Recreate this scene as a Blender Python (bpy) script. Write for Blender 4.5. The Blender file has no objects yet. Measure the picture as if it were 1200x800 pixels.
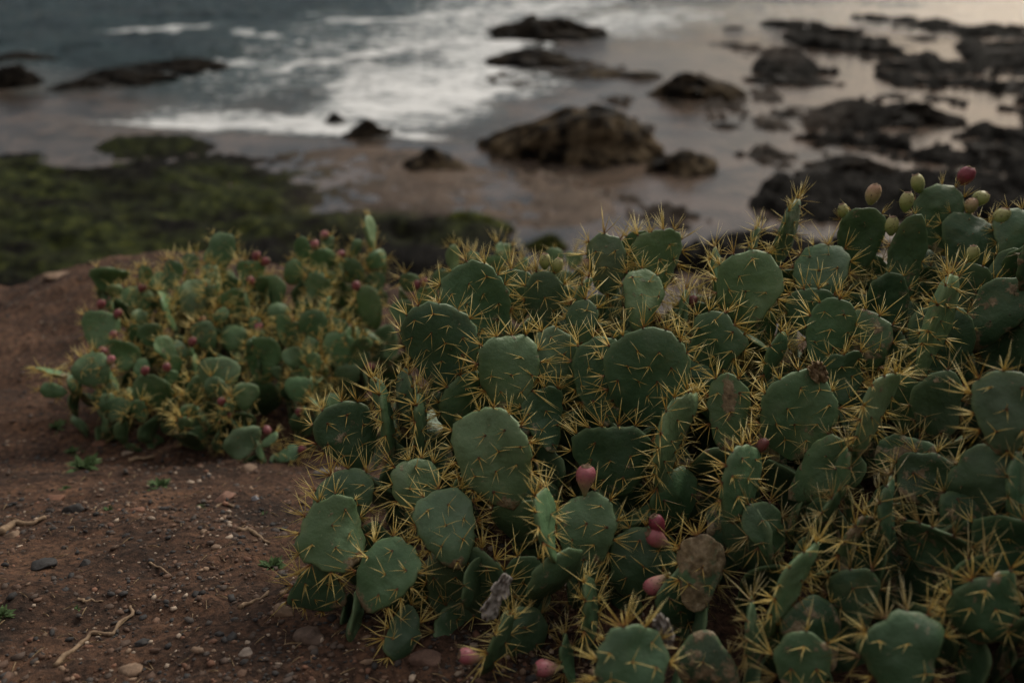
import bpy, math, random
import numpy as np
from mathutils import Vector, Matrix

scene = bpy.context.scene
col = scene.collection
R = math.radians
random.seed(7)
rng = np.random.default_rng(7)

# ------------------------------------------------------------------ camera
CAM = np.array([0.0, 0.0, 1.5]); PITCH = 25.0; F = 35.0 / 36.0 * 1200.0
RIGHT = np.array([1.0, 0, 0])
FWD = np.array([0, math.cos(R(PITCH)), -math.sin(R(PITCH))])
UP = np.array([0, math.sin(R(PITCH)), math.cos(R(PITCH))])
cd = bpy.data.cameras.new('camera'); cam = bpy.data.objects.new('camera', cd); col.objects.link(cam)
cd.lens = 35; cd.sensor_width = 36; cd.clip_start = 0.02; cd.clip_end = 9000
cam.location = CAM; cam.rotation_euler = (R(90 - PITCH), 0, 0)
cd.dof.use_dof = True; cd.dof.focus_distance = 2.42; cd.dof.aperture_fstop = 1.5; cd.dof.aperture_blades = 7
scene.camera = cam

# ------------------------------------------------------------------ sky and sun (overcast dusk, thin cloud in front of the sun, warm lit banks low in the sky)
SUN_AZ, SUN_EL = 34.0, 38.0
CLOUD_SHIFT = (8.1, 3.3, 5.0)
w = bpy.data.worlds.new('World'); scene.world = w; w.use_nodes = True
nt = w.node_tree; nt.nodes.clear()
sky = nt.nodes.new('ShaderNodeTexSky'); sky.sky_type = 'NISHITA'; sky.sun_disc = False
sky.sun_elevation = R(SUN_EL); sky.sun_rotation = R(SUN_AZ); sky.dust_density = 1.5; sky.air_density = 1.0; sky.ozone_density = 1.0
hs = nt.nodes.new('ShaderNodeHueSaturation'); hs.inputs['Saturation'].default_value = 0.38
nt.links.new(sky.outputs[0], hs.inputs['Color'])
tc = nt.nodes.new('ShaderNodeTexCoord'); mp = nt.nodes.new('ShaderNodeMapping'); mp.inputs['Scale'].default_value = (1, 1, 3.0)
ns = nt.nodes.new('ShaderNodeTexNoise'); ns.inputs['Scale'].default_value = 3.2; ns.inputs['Detail'].default_value = 6
cr = nt.nodes.new('ShaderNodeMapRange'); cr.inputs[1].default_value = .3; cr.inputs[2].default_value = .7; cr.inputs[3].default_value = .62; cr.inputs[4].default_value = 1.2
mx = nt.nodes.new('ShaderNodeVectorMath'); mx.operation = 'SCALE'
bg = nt.nodes.new('ShaderNodeBackground'); bg.inputs['Strength'].default_value = 0.062
wo = nt.nodes.new('ShaderNodeOutputWorld')
nt.links.new(tc.outputs['Generated'], mp.inputs[0]); nt.links.new(mp.outputs[0], ns.inputs['Vector'])
nt.links.new(ns.outputs[0], cr.inputs[0]); nt.links.new(hs.outputs[0], mx.inputs[0]); 
# overcast: the cloud deck is brighter overhead than at the horizon (CIE overcast distribution)
sx = nt.nodes.new('ShaderNodeSeparateXYZ'); nt.links.new(tc.outputs['Generated'], sx.inputs[0])
oc = nt.nodes.new('ShaderNodeMapRange'); oc.inputs[1].default_value = 0; oc.inputs[2].default_value = 1; oc.inputs[3].default_value = .30; oc.inputs[4].default_value = 2.5
mm = nt.nodes.new('ShaderNodeMath'); mm.operation = 'MULTIPLY'
nt.links.new(sx.outputs[2], oc.inputs[0]); nt.links.new(oc.outputs[0], mm.inputs[0]); nt.links.new(cr.outputs[0], mm.inputs[1]); nt.links.new(mm.outputs[0], mx.inputs['Scale'])
# broad cloud banks: cool grey ones and warm, brighter ones
n2 = nt.nodes.new('ShaderNodeTexNoise'); n2.inputs['Scale'].default_value = 1.0; n2.inputs['Detail'].default_value = 3
m2 = nt.nodes.new('ShaderNodeMapping'); m2.inputs['Location'].default_value = CLOUD_SHIFT; m2.inputs['Scale'].default_value = (1, 1, 1.6)
r2 = nt.nodes.new('ShaderNodeValToRGB'); e2 = r2.color_ramp.elements
e2[0].position = .42; e2[0].color = (.78, .86, .90, 1); e2[1].position = .70; e2[1].color = (3.0, 2.35, 1.7, 1)
v2 = nt.nodes.new('ShaderNodeVectorMath'); v2.operation = 'MULTIPLY'
nt.links.new(tc.outputs['Generated'], m2.inputs[0]); nt.links.new(m2.outputs[0], n2.inputs['Vector']); nt.links.new(n2.outputs[0], r2.inputs[0])
nt.links.new(mx.outputs[0], v2.inputs[0]); nt.links.new(r2.outputs[0], v2.inputs[1])
nt.links.new(v2.outputs[0], bg.inputs[0]); nt.links.new(bg.outputs[0], wo.inputs[0])
sl = bpy.data.lights.new('sun', 'SUN'); sl.energy = 2.0; sl.angle = R(20); sl.color = (1.0, 0.92, 0.79)
so = bpy.data.objects.new('sun', sl); col.objects.link(so)
sd = Vector((math.sin(R(SUN_AZ)) * math.cos(R(SUN_EL)), math.cos(R(SUN_AZ)) * math.cos(R(SUN_EL)), math.sin(R(SUN_EL))))
so.rotation_euler = sd.to_track_quat('Z', 'Y').to_euler(); so.location = (6, 8, 6)

scene.view_settings.view_transform = 'Standard'; scene.view_settings.look = 'None'
scene.view_settings.exposure = 0.3; scene.view_settings.gamma = 1.0
scene.render.engine = 'CYCLES'
scene.cycles.use_denoising = True
scene.cycles.max_bounces = 6; scene.cycles.diffuse_bounces = 3; scene.cycles.glossy_bounces = 3
scene.cycles.caustics_reflective = False; scene.cycles.caustics_refractive = False

# ------------------------------------------------------------------ maths helpers
def P(px, py, d):
    return CAM + d * (FWD + (px - 600) / F * RIGHT + (400 - py) / F * UP)
def at_z(px, py, z):
    v = FWD + (px - 600) / F * RIGHT + (400 - py) / F * UP
    return CAM + v * ((z - CAM[2]) / v[2])
def proj(x, y, z):
    dx, dy, dz = x - CAM[0], y - CAM[1], z - CAM[2]
    d = dy * FWD[1] + dz * FWD[2]
    d = np.where(d < 0.05, 0.05, d)
    return 600 + F * dx / d, 400 - F * (dy * UP[1] + dz * UP[2]) / d
def _h(ix, iy, iz, seed):
    n = (ix * 374761393 + iy * 668265263 + iz * 1274126177 + seed * 1442695041) & 0xFFFFFFFF
    n = ((n ^ (n >> 13)) * 1274126177) & 0xFFFFFFFF
    n = ((n ^ (n >> 16)) * 668265263) & 0xFFFFFFFF
    return ((n ^ (n >> 15)) & 0xFFFF) / 32767.5 - 1.0
def vn(x, y, z=0.0, seed=0):
    x = np.asarray(x, float); y = np.asarray(y, float); z = np.zeros_like(x) + z
    ix, iy, iz = np.floor(x).astype(np.int64), np.floor(y).astype(np.int64), np.floor(z).astype(np.int64)
    fx, fy, fz = x - ix, y - iy, z - iz
    u, v, q = [f * f * f * (f * (f * 6 - 15) + 10) for f in (fx, fy, fz)]
    def L(a, b, t): return a + (b - a) * t
    c = [[[_h(ix + i, iy + j, iz + k, seed) for k in (0, 1)] for j in (0, 1)] for i in (0, 1)]
    return L(L(L(c[0][0][0], c[1][0][0], u), L(c[0][1][0], c[1][1][0], u), v),
             L(L(c[0][0][1], c[1][0][1], u), L(c[0][1][1], c[1][1][1], u), v), q)
def fbm(x, y, z=0.0, o=4, seed=0, g=0.5, ridged=False):
    s = 0; a = 1.0; t = 0; f = 1.0
    for i in range(o):
        n = vn(x * f + 17.3 * i, y * f - 9.1 * i, np.asarray(z) * f + 3.7 * i, seed + i)
        s = s + a * ((1 - 2 * np.abs(n)) if ridged else n); t += a; a *= g; f *= 2.03
    return s / t
def sm(a, b, x):
    t = np.clip((x - a) / (b - a), 0, 1); return t * t * (3 - 2 * t)

# ------------------------------------------------------------------ object helpers
def mesh(name, verts, faces, mat=None, attrs=None, smooth=True):
    m = bpy.data.meshes.new(name)
    verts = np.asarray(verts, np.float32)
    if isinstance(faces, np.ndarray):
        n, k = faces.shape
        m.vertices.add(len(verts)); m.vertices.foreach_set('co', verts.ravel())
        m.loops.add(n * k); m.loops.foreach_set('vertex_index', faces.astype(np.int32).ravel())
        m.polygons.add(n); m.polygons.foreach_set('loop_start', np.arange(0, n * k, k, dtype=np.int32))
        m.update(calc_edges=True)
    else:
        m.from_pydata(verts.tolist(), [], faces)
    if smooth: m.polygons.foreach_set('use_smooth', np.ones(len(m.polygons), bool))
    for k, a in (attrs or {}).items():
        a = np.asarray(a, np.float32)
        if a.ndim == 1:
            at = m.attributes.new(k, 'FLOAT', 'POINT'); at.data.foreach_set('value', a)
        else:
            at = m.attributes.new(k, 'FLOAT_COLOR', 'POINT')
            at.data.foreach_set('color', np.concatenate([a, np.ones((len(a), 1), np.float32)], 1).ravel())
    if mat: m.materials.append(mat)
    m.update()
    return m
def ob(name, m, parent=None, label=None, cat=None, group=None, kind=None, M=None):
    o = bpy.data.objects.new(name, m); col.objects.link(o)
    if parent is not None: o.parent = parent
    if M is not None: o.matrix_local = M
    for k, v in (('label', label), ('category', cat), ('group', group), ('kind', kind)):
        if v: o[k] = v
    return o
def grid_faces(nu, nv):
    i = np.arange(nu - 1)[:, None] * nv + np.arange(nv - 1)[None, :]
    return np.stack([i, i + nv, i + nv + 1, i + 1], -1).reshape(-1, 4)

# ------------------------------------------------------------------ materials
class NT:
    def __init__(s, name, rough=0.6, spec=0.5):
        s.m = bpy.data.materials.new(name); s.m.use_nodes = True
        s.t = s.m.node_tree; s.b = s.t.nodes['Principled BSDF']
        s.b.inputs['Roughness'].default_value = rough; s.b.inputs['Specular IOR Level'].default_value = spec
        s.out = s.t.nodes['Material Output']
    def n(s, t, **k):
        x = s.t.nodes.new('ShaderNode' + t)
        for a, v in k.items(): setattr(x, a, v)
        return x
    def l(s, a, b): s.t.links.new(a, b)
    def attr(s, name, out='Fac'):
        a = s.n('Attribute'); a.attribute_name = name; return a.outputs[out]
    def coord(s, scale=(1, 1, 1), which='Object'):
        a = s.n('TexCoord'); m = s.n('Mapping'); m.inputs['Scale'].default_value = scale
        s.l(a.outputs[which], m.inputs[0]); return m.outputs[0]
    def noise(s, scale, vec=None, detail=4, rough=.55, dist=0):
        x = s.n('TexNoise'); x.inputs['Scale'].default_value = scale; x.inputs['Detail'].default_value = detail
        x.inputs['Roughness'].default_value = rough; x.inputs['Distortion'].default_value = dist
        if vec is None: vec = s.coord()
        s.l(vec, x.inputs['Vector']); return x.outputs[0]
    def ramp(s, fac, stops):
        x = s.n('ValToRGB'); e = x.color_ramp.elements
        while len(e) < len(stops): e.new(.5)
        for i, (p, c) in enumerate(stops):
            e[i].position = p; e[i].color = (*c, 1) if len(c) == 3 else c
        s.l(fac, x.inputs[0]); return x.outputs[0]
    def mr(s, v, a, b, c=0., d=1., smooth=False):
        x = s.n('MapRange'); 
        if smooth: x.interpolation_type = 'SMOOTHSTEP'
        for i, q in enumerate((a, b, c, d)): x.inputs[i + 1].default_value = q
        s.l(v, x.inputs[0]); return x.outputs[0]
    def mix(s, fac, a, b, mode='MIX'):
        x = s.n('Mix'); x.data_type = 'RGBA'; x.blend_type = mode
        for v, i in ((fac, 0), (a, 6), (b, 7)):
            if hasattr(v, 'is_output'): s.l(v, x.inputs[i])
            elif i == 0: x.inputs[0].default_value = v
            else: x.inputs[i].default_value = (*v, 1)
        return x.outputs[2]
    def math(s, op, a, b=0.):
        x = s.n('Math', operation=op)
        for i, v in enumerate((a, b)):
            if hasattr(v, 'is_output'): s.l(v, x.inputs[i])
            else: x.inputs[i].default_value = v
        return x.outputs[0]
    def bump(s, h, strength=.5, dist=.01):
        x = s.n('Bump'); x.inputs['Strength'].default_value = strength; x.inputs['Distance'].default_value = dist
        s.l(h, x.inputs['Height']); s.l(x.outputs[0], s.b.inputs['Normal']); return x
    def color(s, c): s.l(c, s.b.inputs['Base Color'])
    def rough(s, r): s.l(r, s.b.inputs['Roughness'])

def mat_soil():
    s = NT('red_soil', .92, .2); g = s.coord()
    a = s.ramp(s.noise(3.2, g, 5), [(.3, (.028, .019, .015)), (.52, (.075, .043, .029)), (.72, (.135, .078, .050))])
    b = s.ramp(s.noise(45, g, 6, .7), [(.36, (.22, .21, .20)), (.5, (.8, .78, .76)), (.64, (1.5, 1.38, 1.25))])
    c = s.mix(1., a, b, 'MULTIPLY')
    pale = s.mr(s.noise(150, g, 3, .6), .66, .74)
    c = s.mix(s.math('MULTIPLY', pale, .5), c, (.26, .19, .14))
    # damp dark rock shows on the cliff below the lip
    geo = s.n('NewGeometry'); sep = s.n('SeparateXYZ'); s.l(geo.outputs['Position'], sep.inputs[0])
    low = s.mr(s.math('ADD', sep.outputs[2], s.noise(1.1, g, 5)), -1.6, -.8, 1, 0)
    c = s.mix(low, c, (.045, .038, .032))
    s.color(c)
    h = s.math('ADD', s.noise(60, g, 6, .7), s.math('MULTIPLY', s.noise(220, g, 3, .7), .5))
    s.bump(h, .9, .012); return s.m
def mat_stone(name, rough=.8, wet=False):
    s = NT(name, rough, .35); g = s.coord()
    c = s.mix(1., s.attr('tint', 'Color'), s.ramp(s.noise(60, g, 5, .7), [(.3, (.55, .55, .55)), (.7, (1.3, 1.27, 1.22))]), 'MULTIPLY')
    s.color(c); s.bump(s.noise(90, g, 5, .7), .6, .005); return s.m
def mat_rock():
    s = NT('shore_rock', .85, .05); g = s.coord()
    n1 = s.noise(1.3, g, 6, .65); n2 = s.noise(5.5, g, 6, .7)
    dark = s.ramp(n2, [(.3, (.004, .0038, .0034)), (.6, (.011, .0095, .008)), (.8, (.032, .026, .020))])
    ochre = s.ramp(n2, [(.3, (.050, .038, .024)), (.7, (.21, .16, .10))])
    c = s.mix(s.math('MULTIPLY', s.mr(n1, .43, .58), s.attr('dry')), dark, ochre)
    c = s.mix(s.attr('moss'), c, s.ramp(n2, [(.3, (.012, .016, .006)), (.5, (.035, .045, .010)), (.7, (.11, .12, .022))]))
    s.color(c); s.rough(s.mr(n1, .4, .6, .55, .85)); s.bump(s.noise(7, g, 8, .75), .9, .12); return s.m
def mat_shore():
    s = NT('shore_reef', .9, .04); g = s.coord()
    n2 = s.noise(3.2, g, 7, .7); n1 = s.noise(.7, g, 6, .6)
    dark = s.ramp(n2, [(.3, (.003, .003, .0028)), (.58, (.0065, .006, .0052)), (.8, (.016, .014, .011))])
    moss = s.ramp(n2, [(.28, (.006, .007, .004)), (.45, (.012, .016, .007)), (.58, (.034, .042, .012)), (.72, (.10, .11, .028))])
    moss = s.mix(s.mr(n1, .36, .54), dark, moss)
    sand = s.ramp(n1, [(.3, (.075, .054, .041)), (.6, (.12, .088, .066)), (.8, (.085, .068, .057))])
    sand = s.mix(s.mr(s.noise(1.1, g, 7, .7, 1.), .48, .62, 0, .8), sand, (.035, .027, .020))
    c = s.mix(s.attr('moss'), dark, moss); c = s.mix(s.attr('sand'), c, sand)
    s.color(c)
    s.rough(s.math('SUBTRACT', .82, s.math('MULTIPLY', s.attr('sand'), .5)))
    s.bump(s.noise(5, g, 8, .75), .7, .10); return s.m
def mat_sea():
    s = NT('sea_water', .08, .36); s.b.inputs['IOR'].default_value = 1.333; g = s.coord()
    n = s.noise(.35, g, 5, .6)
    deep = s.ramp(n, [(.35, (.005, .014, .016)), (.65, (.014, .031, .033))])
    shal = s.ramp(s.noise(.5, g, 8, .72, 1.0), [(.34, (.016, .014, .012)), (.44, (.040, .033, .027)), (.54, (.085, .064, .050)), (.62, (.110, .080, .062)), (.72, (.030, .026, .023))])
    c = s.mix(s.attr('shallow'), deep, shal)
    aer = s.mr(s.attr('foam'), .25, 1.0, 0, .75)
    c = s.mix(aer, c, (.10, .14, .15))
    # foam: lacy white streaks, broken by noise
    st = s.coord((.62, 1.25, 1.0))
    f1 = s.noise(.55, st, 8, .72, 2.2); f2 = s.noise(2.2, st, 6, .7, 1.5)
    f = s.math('ADD', s.math('MULTIPLY', f1, .5), s.math('MULTIPLY', f2, .5))
    f = s.math('ADD', f, s.math('MULTIPLY', s.math('SUBTRACT', s.attr('foam'), .5), .42))
    fo = s.mr(f, .50, .68, smooth=True)
    c = s.mix(fo, c, (.60, .62, .63))
    s.color(c); s.rough(s.mr(fo, 0, 1, .09, .75)); s.l(s.mr(s.attr('shallow'), 0, 1, .16, .34), s.b.inputs['Specular IOR Level'])
    wv = s.math('ADD', s.math('MULTIPLY', s.noise(1.6, s.coord((.55, 1, 1)), 5, .6), 1.0), s.math('MULTIPLY', s.noise(7, s.coord((.6, 1, 1)), 4, .6), .25))
    amp = s.attr('chop')
    b = s.bump(s.math('MULTIPLY', wv, amp), 1.0, .42)
    return s.m
def mat_pad():
    s = NT('cactus_skin', .5, .32); g = s.coord(); oi = s.n('ObjectInfo')
    r = oi.outputs['Random']
    v = s.n('VectorMath', operation='ADD'); s.l(g, v.inputs[0])
    cx = s.n('CombineXYZ'); s.l(s.math('MULTIPLY', r, 37.), cx.inputs[0]); s.l(cx.outputs[0], v.inputs[1]); gv = v.outputs[0]
    c = s.ramp(s.noise(14, gv, 4, .6), [(.3, (.050, .098, .050)), (.55, (.066, .126, .064)), (.75, (.092, .150, .086))])
    c = s.mix(s.mr(s.noise(5, gv, 3), .5, .75, 0, .45), c, (.118, .168, .118))     # waxy bloom
    c = s.mix(s.mr(s.noise(230, gv, 2, .5), .66, .74, 0, .35), c, (.20, .22, .15))   # pale flecks
    c = s.mix(s.mr(s.noise(9, gv, 6, .7, 1.5), .56, .70, 0, .7), c, (.036, .066, .028))
    c = s.mix(s.mr(s.noise(6, gv, 5, .65, .8), .58, .72, 0, .5), c, (.135, .15, .065))   # yellowed areas
    c = s.mix(s.mr(s.noise(75, gv, 4, .6), .69, .74, 0, .7), c, (.24, .20, .13))     # small dry specks
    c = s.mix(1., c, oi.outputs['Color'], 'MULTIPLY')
    c = s.mix(s.math('MULTIPLY', s.mr(s.attr('t'), .86, 1.0), .35), c, (.16, .22, .10))   # yellower rim
    cork = s.math('ADD', s.math('ADD', s.noise(22, gv, 6, .7), s.math('ADD', s.math('MULTIPLY', s.attr('scab'), .35), s.math('MULTIPLY', s.attr('foot'), .22))), s.math('SUBTRACT', oi.outputs['Alpha'], 1.0))
    ck = s.mr(cork, .13, .20)
    cc = s.ramp(s.noise(60, gv, 5, .7), [(.3, (.06, .043, .028)), (.52, (.21, .16, .095)), (.72, (.40, .33, .23))])
    s.color(s.mix(ck, c, cc)); s.rough(s.mr(s.noise(30, gv, 4), .3, .7, .42, .62))
    s.bump(s.math('ADD', s.math('ADD', s.noise(55, gv, 5, .6), s.math('MULTIPLY', s.noise(17, gv, 4, .6), 2.2)), s.math('MULTIPLY', ck, .6)), .45, .0055)
    s.b.inputs['Subsurface Weight'].default_value = 0.0
    return s.m
def mat_spine():
    s = NT('golden_spines', .45, .4)
    c = s.ramp(s.attr('t'), [(0, (.07, .045, .028)), (.10, (.26, .11, .03)), (.22, (.62, .44, .11)), (.5, (.78, .65, .24)), (1., (.78, .69, .36))])
    c = s.mix(s.attr('age'), c, (.085, .066, .050))
    s.color(c)
    tr = s.n('BsdfTranslucent'); s.l(c, tr.inputs[0]); ms = s.n('MixShader'); ms.inputs[0].default_value = .3
    s.l(s.b.outputs[0], ms.inputs[1]); s.l(tr.outputs[0], ms.inputs[2]); s.l(ms.outputs[0], s.out.inputs[0]); return s.m
def mat_fruit(name, stops, dots=True):
    s = NT(name, .45, .4); g = s.coord()
    f = s.math('ADD', s.attr('t'), s.mr(s.noise(40, g, 4), .3, .7, -.14, .14))
    c = s.ramp(f, stops)
    c = s.mix(s.mr(s.noise(160, g, 3), .58, .66, 0, .5), c, tuple(x * .55 for x in stops[1][1]))
    c = s.mix(s.attr('dot'), c, (.05, .03, .018))
    s.color(c); s.bump(s.noise(70, g, 5), .6, .004); return s.m
def mat_plain(name, c1, c2, scale=60, rough=.8, bump=.4, dist=.004):
    s = NT(name, rough, .3); g = s.coord(); n = s.noise(scale, g, 5, .65)
    s.color(s.ramp(n, [(.3, c1), (.7, c2)])); s.bump(n, bump, dist); return s.m

M_soil = mat_soil(); M_stone = mat_stone('field_stone'); M_rock = mat_rock(); M_shore = mat_shore(); M_sea = mat_sea()
M_pad = mat_pad(); M_spine = mat_spine()
M_fr = {
    'green': mat_fruit('green_fruit', [(.0, (.10, .16, .05)), (.45, (.25, .28, .10)), (.9, (.32, .31, .13))]),
    'tan': mat_fruit('ripening_fruit', [(.0, (.20, .22, .09)), (.5, (.34, .26, .14)), (.9, (.36, .22, .14))]),
    'pink': mat_fruit('pink_fruit', [(.0, (.20, .21, .09)), (.42, (.34, .20, .15)), (.75, (.32, .10, .12))]),
    'purple': mat_fruit('purple_fruit', [(.0, (.16, .07, .05)), (.4, (.20, .035, .05)), (.9, (.18, .03, .05))]),
    'dried': mat_fruit('dried_fruit', [(.0, (.08, .05, .035)), (.4, (.13, .035, .03)), (.9, (.10, .025, .025))]),
    'red': mat_fruit('red_fruit', [(.0, (.15, .07, .045)), (.35, (.22, .065, .07)), (.9, (.18, .045, .055))]),
}
M_scar = mat_plain('fruit_scar', (.08, .05, .03), (.22, .15, .10), 90)
M_wood = mat_plain('dry_wood', (.10, .065, .04), (.27, .19, .12), 80)
M_husk = mat_plain('bleached_husk', (.16, .145, .13), (.42, .39, .36), 45)
M_weed = mat_plain('weed_leaf', (.025, .055, .016), (.065, .11, .035), 40)
M_straw = mat_plain('dry_straw', (.16, .11, .06), (.34, .25, .15), 200)

# ------------------------------------------------------------------ ground (clifftop soil sheet and the drop to the shore)
SEA = -5.5
def edge_y(x):
    return np.interp(x, [-60, -6, -3.2, -1.6, .2, 1.2, 2.5, 60], [6.5, 5.6, 5.3, 5.35, 4.9, 4.4, 4.2, 7.0])
def gbase(x, y):
    x = np.asarray(x, float); y = np.asarray(y, float)
    yy = np.clip(y, -45, 6)
    k = sm(-.1, .9, x)
    left = np.interp(yy, [-45, -20, -8, -2, 0, 1.2, 1.9, 2.6, 3.2, 3.9, 5.4, 6], [24, 11, 4.4, .95, .2, .03, -.02, -.25, -.46, -.52, -.52, -.53])  # steep unseen rise behind the camera, added to dim camera-facing pads
    right = np.interp(yy, [-45, -20, -8, -2, 0, 1.2, 2.4, 3.2, 4.2, 6], [24, 11, 4.4, .95, .2, .05, -.02, -.18, -.45, -.7])
    z = left * (1 - k) + right * k
    z = z + .13 * np.exp(-((x + 1.75) / .7) ** 2 - ((y - 5.0) / .55) ** 2) - .14 * sm(-2.2, -3.2, x) * sm(3.6, 5.2, y)
    ed = edge_y(x) + .22 * fbm(x * 1.3, x * 0 + 3, 0, 3, 5)
    t = np.clip(y - ed, 0, 40)
    z = z - np.clip(t * .5 + np.clip(t - .25, 0, 99) * 1.3, 0, 7.4)
    return z
def gfine(x, y):
    far = sm(8, 5, np.abs(x)) * sm(7.5, 6, y)
    s = (.035 * fbm(x * 2.1, y * 2.1, 0, 3, 11) + .020 * fbm(x * 8, y * 8, 0, 3, 12) + .012 * fbm(x * 26, y * 26, 0, 3, 13))
    rockface = sm(0, 1.0, y - edge_y(x)) * fbm(x * 1.2, y * 1.2, 0, 5, 15) * .45
    return s * (.3 + .7 * far) + rockface
def G(x, y): return gbase(x, y) + gfine(np.asarray(x, float), np.asarray(y, float))
def Gs(x, y): return float(G(np.array([x]), np.array([y]))[0])
def grow(a, step, f, lim):
    o = []; 
    while abs(a) < abs(lim): a = a + step; step *= f; o.append(a)
    return o
xs = sorted(grow(-2.9, -.05, 1.22, -70)) + list(np.arange(-2.9, .3, .016)) + list(np.arange(.3, 3, .05)) + grow(3, .06, 1.22, 70)
ys = [-45, -32, -20, -14, -9, -6, -4, -2.5, -1.5, -.8, -.2, .3, .6, .85, 1.05, 1.2] + list(np.arange(1.3, 3.5, .016)) + list(np.arange(3.5, 6.2, .035)) + list(np.arange(6.3, 13, .25)) + [14, 18, 25]
X, Y = np.meshgrid(np.array(xs), np.array(ys), indexing='ij')
Z = G(X, Y)
ob('ground', mesh('ground', np.stack([X, Y, Z], -1).reshape(-1, 3), grid_faces(len(xs), len(ys)), M_soil), kind='structure')

# ------------------------------------------------------------------ shore: reef, weed-covered shelf and wet sand, as one height field
def blob(px, py, cx, cy, rx, ry, rot=0., soft=.6):
    c, s_ = math.cos(R(rot)), math.sin(R(rot)); dx, dy = px - cx, py - cy
    u, v = (dx * c + dy * s_) / rx, (-dx * s_ + dy * c) / ry
    return sm(1 + soft, 1 - soft, np.sqrt(u * u + v * v))
def blobs(px, py, L, soft=.5):
    m = np.zeros_like(px)
    for b in L: m = np.maximum(m, blob(px, py, *b, soft=soft))
    return m
rs = list(8 + (np.linspace(0, 1, 330) ** 1.6) * 62) + [75, 82, 92, 110]
az = np.linspace(R(-42), R(42), 560)
RR, AZ = np.meshgrid(np.array(rs), az, indexing='ij')
X, Y = RR * np.sin(AZ), RR * np.cos(AZ)
px, py = proj(X, Y, np.full_like(X, SEA))
pw = px + 26 * fbm(X * .35, Y * .35, 0, 4, 21); qw = py + 9 * fbm(X * .35, Y * .35, 0, 4, 22)
shelf = np.maximum.reduce([blob(pw, qw, 90, 330, 330, 160, 0, .28), blob(pw, qw, 430, 330, 200, 88, 0, .22), blob(pw, qw, 235, 214, 185, 54, 6, .4),
                           blob(pw, qw, -200, 300, 330, 130, 0, .3)])
reef = blobs(pw, qw, [(1090, 175, 175, 72, 8), (985, 225, 125, 42, -8), (1190, 230, 200, 70), (1270, 110, 130, 75), (945, 84, 70, 20, 10),
                      (1010, 60, 130, 20, 14), (1110, 85, 120, 26, 10), (1180, 55, 80, 28), (1060, 30, 90, 9, 6), (1010, 320, 300, 60)], .35)
lowreef = blobs(pw, qw, [(610, 95, 60, 14), (870, 60, 60, 8, 12), (760, 150, 40, 10), (720, 120, 30, 8), (900, 110, 40, 12), (655, 215, 80, 22, 10), (560, 215, 60, 14), (765, 255, 95, 17, 4), (700, 228, 70, 20, 20), (815, 105, 45, 30, 20), (690, 82, 70, 12), (850, 130, 50, 26, 15), (640, 250, 70, 20), (930, 140, 60, 22),
                         (905, 185, 50, 18, 10)], .55)
sand = blobs(pw, qw, [(420, 205, 190, 48), (590, 230, 150, 48, 8), (500, 250, 120, 40)], .35)
rid = fbm(X * .8, Y * .8, 0, 5, 31, .55, True); rid2 = fbm(X * .45, Y * .45, 0, 5, 33, .5)
fine = fbm(X * 2.4, Y * 2.4, 0, 4, 35, .6, True)
ca, sa = math.cos(R(-24)), math.sin(R(-24)); U_ = X * ca + Y * sa; V_ = -X * sa + Y * ca; wq = .8 * fbm(X * .5, Y * .5, 0, 3, 36)
bed = fbm(U_ * .42 + wq, V_ * 1.15 + wq, 0, 6, 37, .6); plat = sm(-.22, .12, bed + .25 * rid2)
H = np.maximum(-.55 + sand * (.565 + .09 * rid2 + .05 * fine), -.55 + lowreef * (.42 + .34 * fine + .16 * bed))
H = np.maximum(H, -.6 + reef * (.50 + .16 * plat + .30 * bed + .30 * fine + .10 * rid2))
pools = blobs(pw, qw, [(1135, 137, 62, 11, 8), (1085, 160, 10, 22), (1112, 152, 26, 8), (1160, 118, 40, 7, -20), (1005, 100, 52, 11, 6), (985, 72, 44, 8, 8), (1080, 60, 60, 7, 12), (1120, 175, 30, 5, 30), (1045, 158, 22, 5)], .3)
H = np.where(H > -.25, H - .75 * pools, H)
H = np.maximum(H, -.6 + shelf * (.78 + .34 * rid2 + .10 * rid + .07 * fine + .26 * bed))
H = H - .8 * sm(55, 75, RR)
moss = shelf * np.maximum(sm(-.35, .15, fbm(X * .3 + 7, Y * .3, 0, 3, 41) + .2), blobs(px, py, [(440, 258, 70, 22), (545, 268, 60, 30), (250, 225, 90, 25), (360, 250, 120, 30)], .6))
ob('shore', mesh('shore', np.stack([X, Y, SEA + H], -1).reshape(-1, 3), grid_faces(len(rs), len(az)), M_shore,
   {'moss': np.clip(moss, 0, 1).ravel(), 'sand': np.clip(np.maximum(sand, lowreef * .25) * (1 - shelf), 0, 1).ravel()}), kind='structure')

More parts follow.
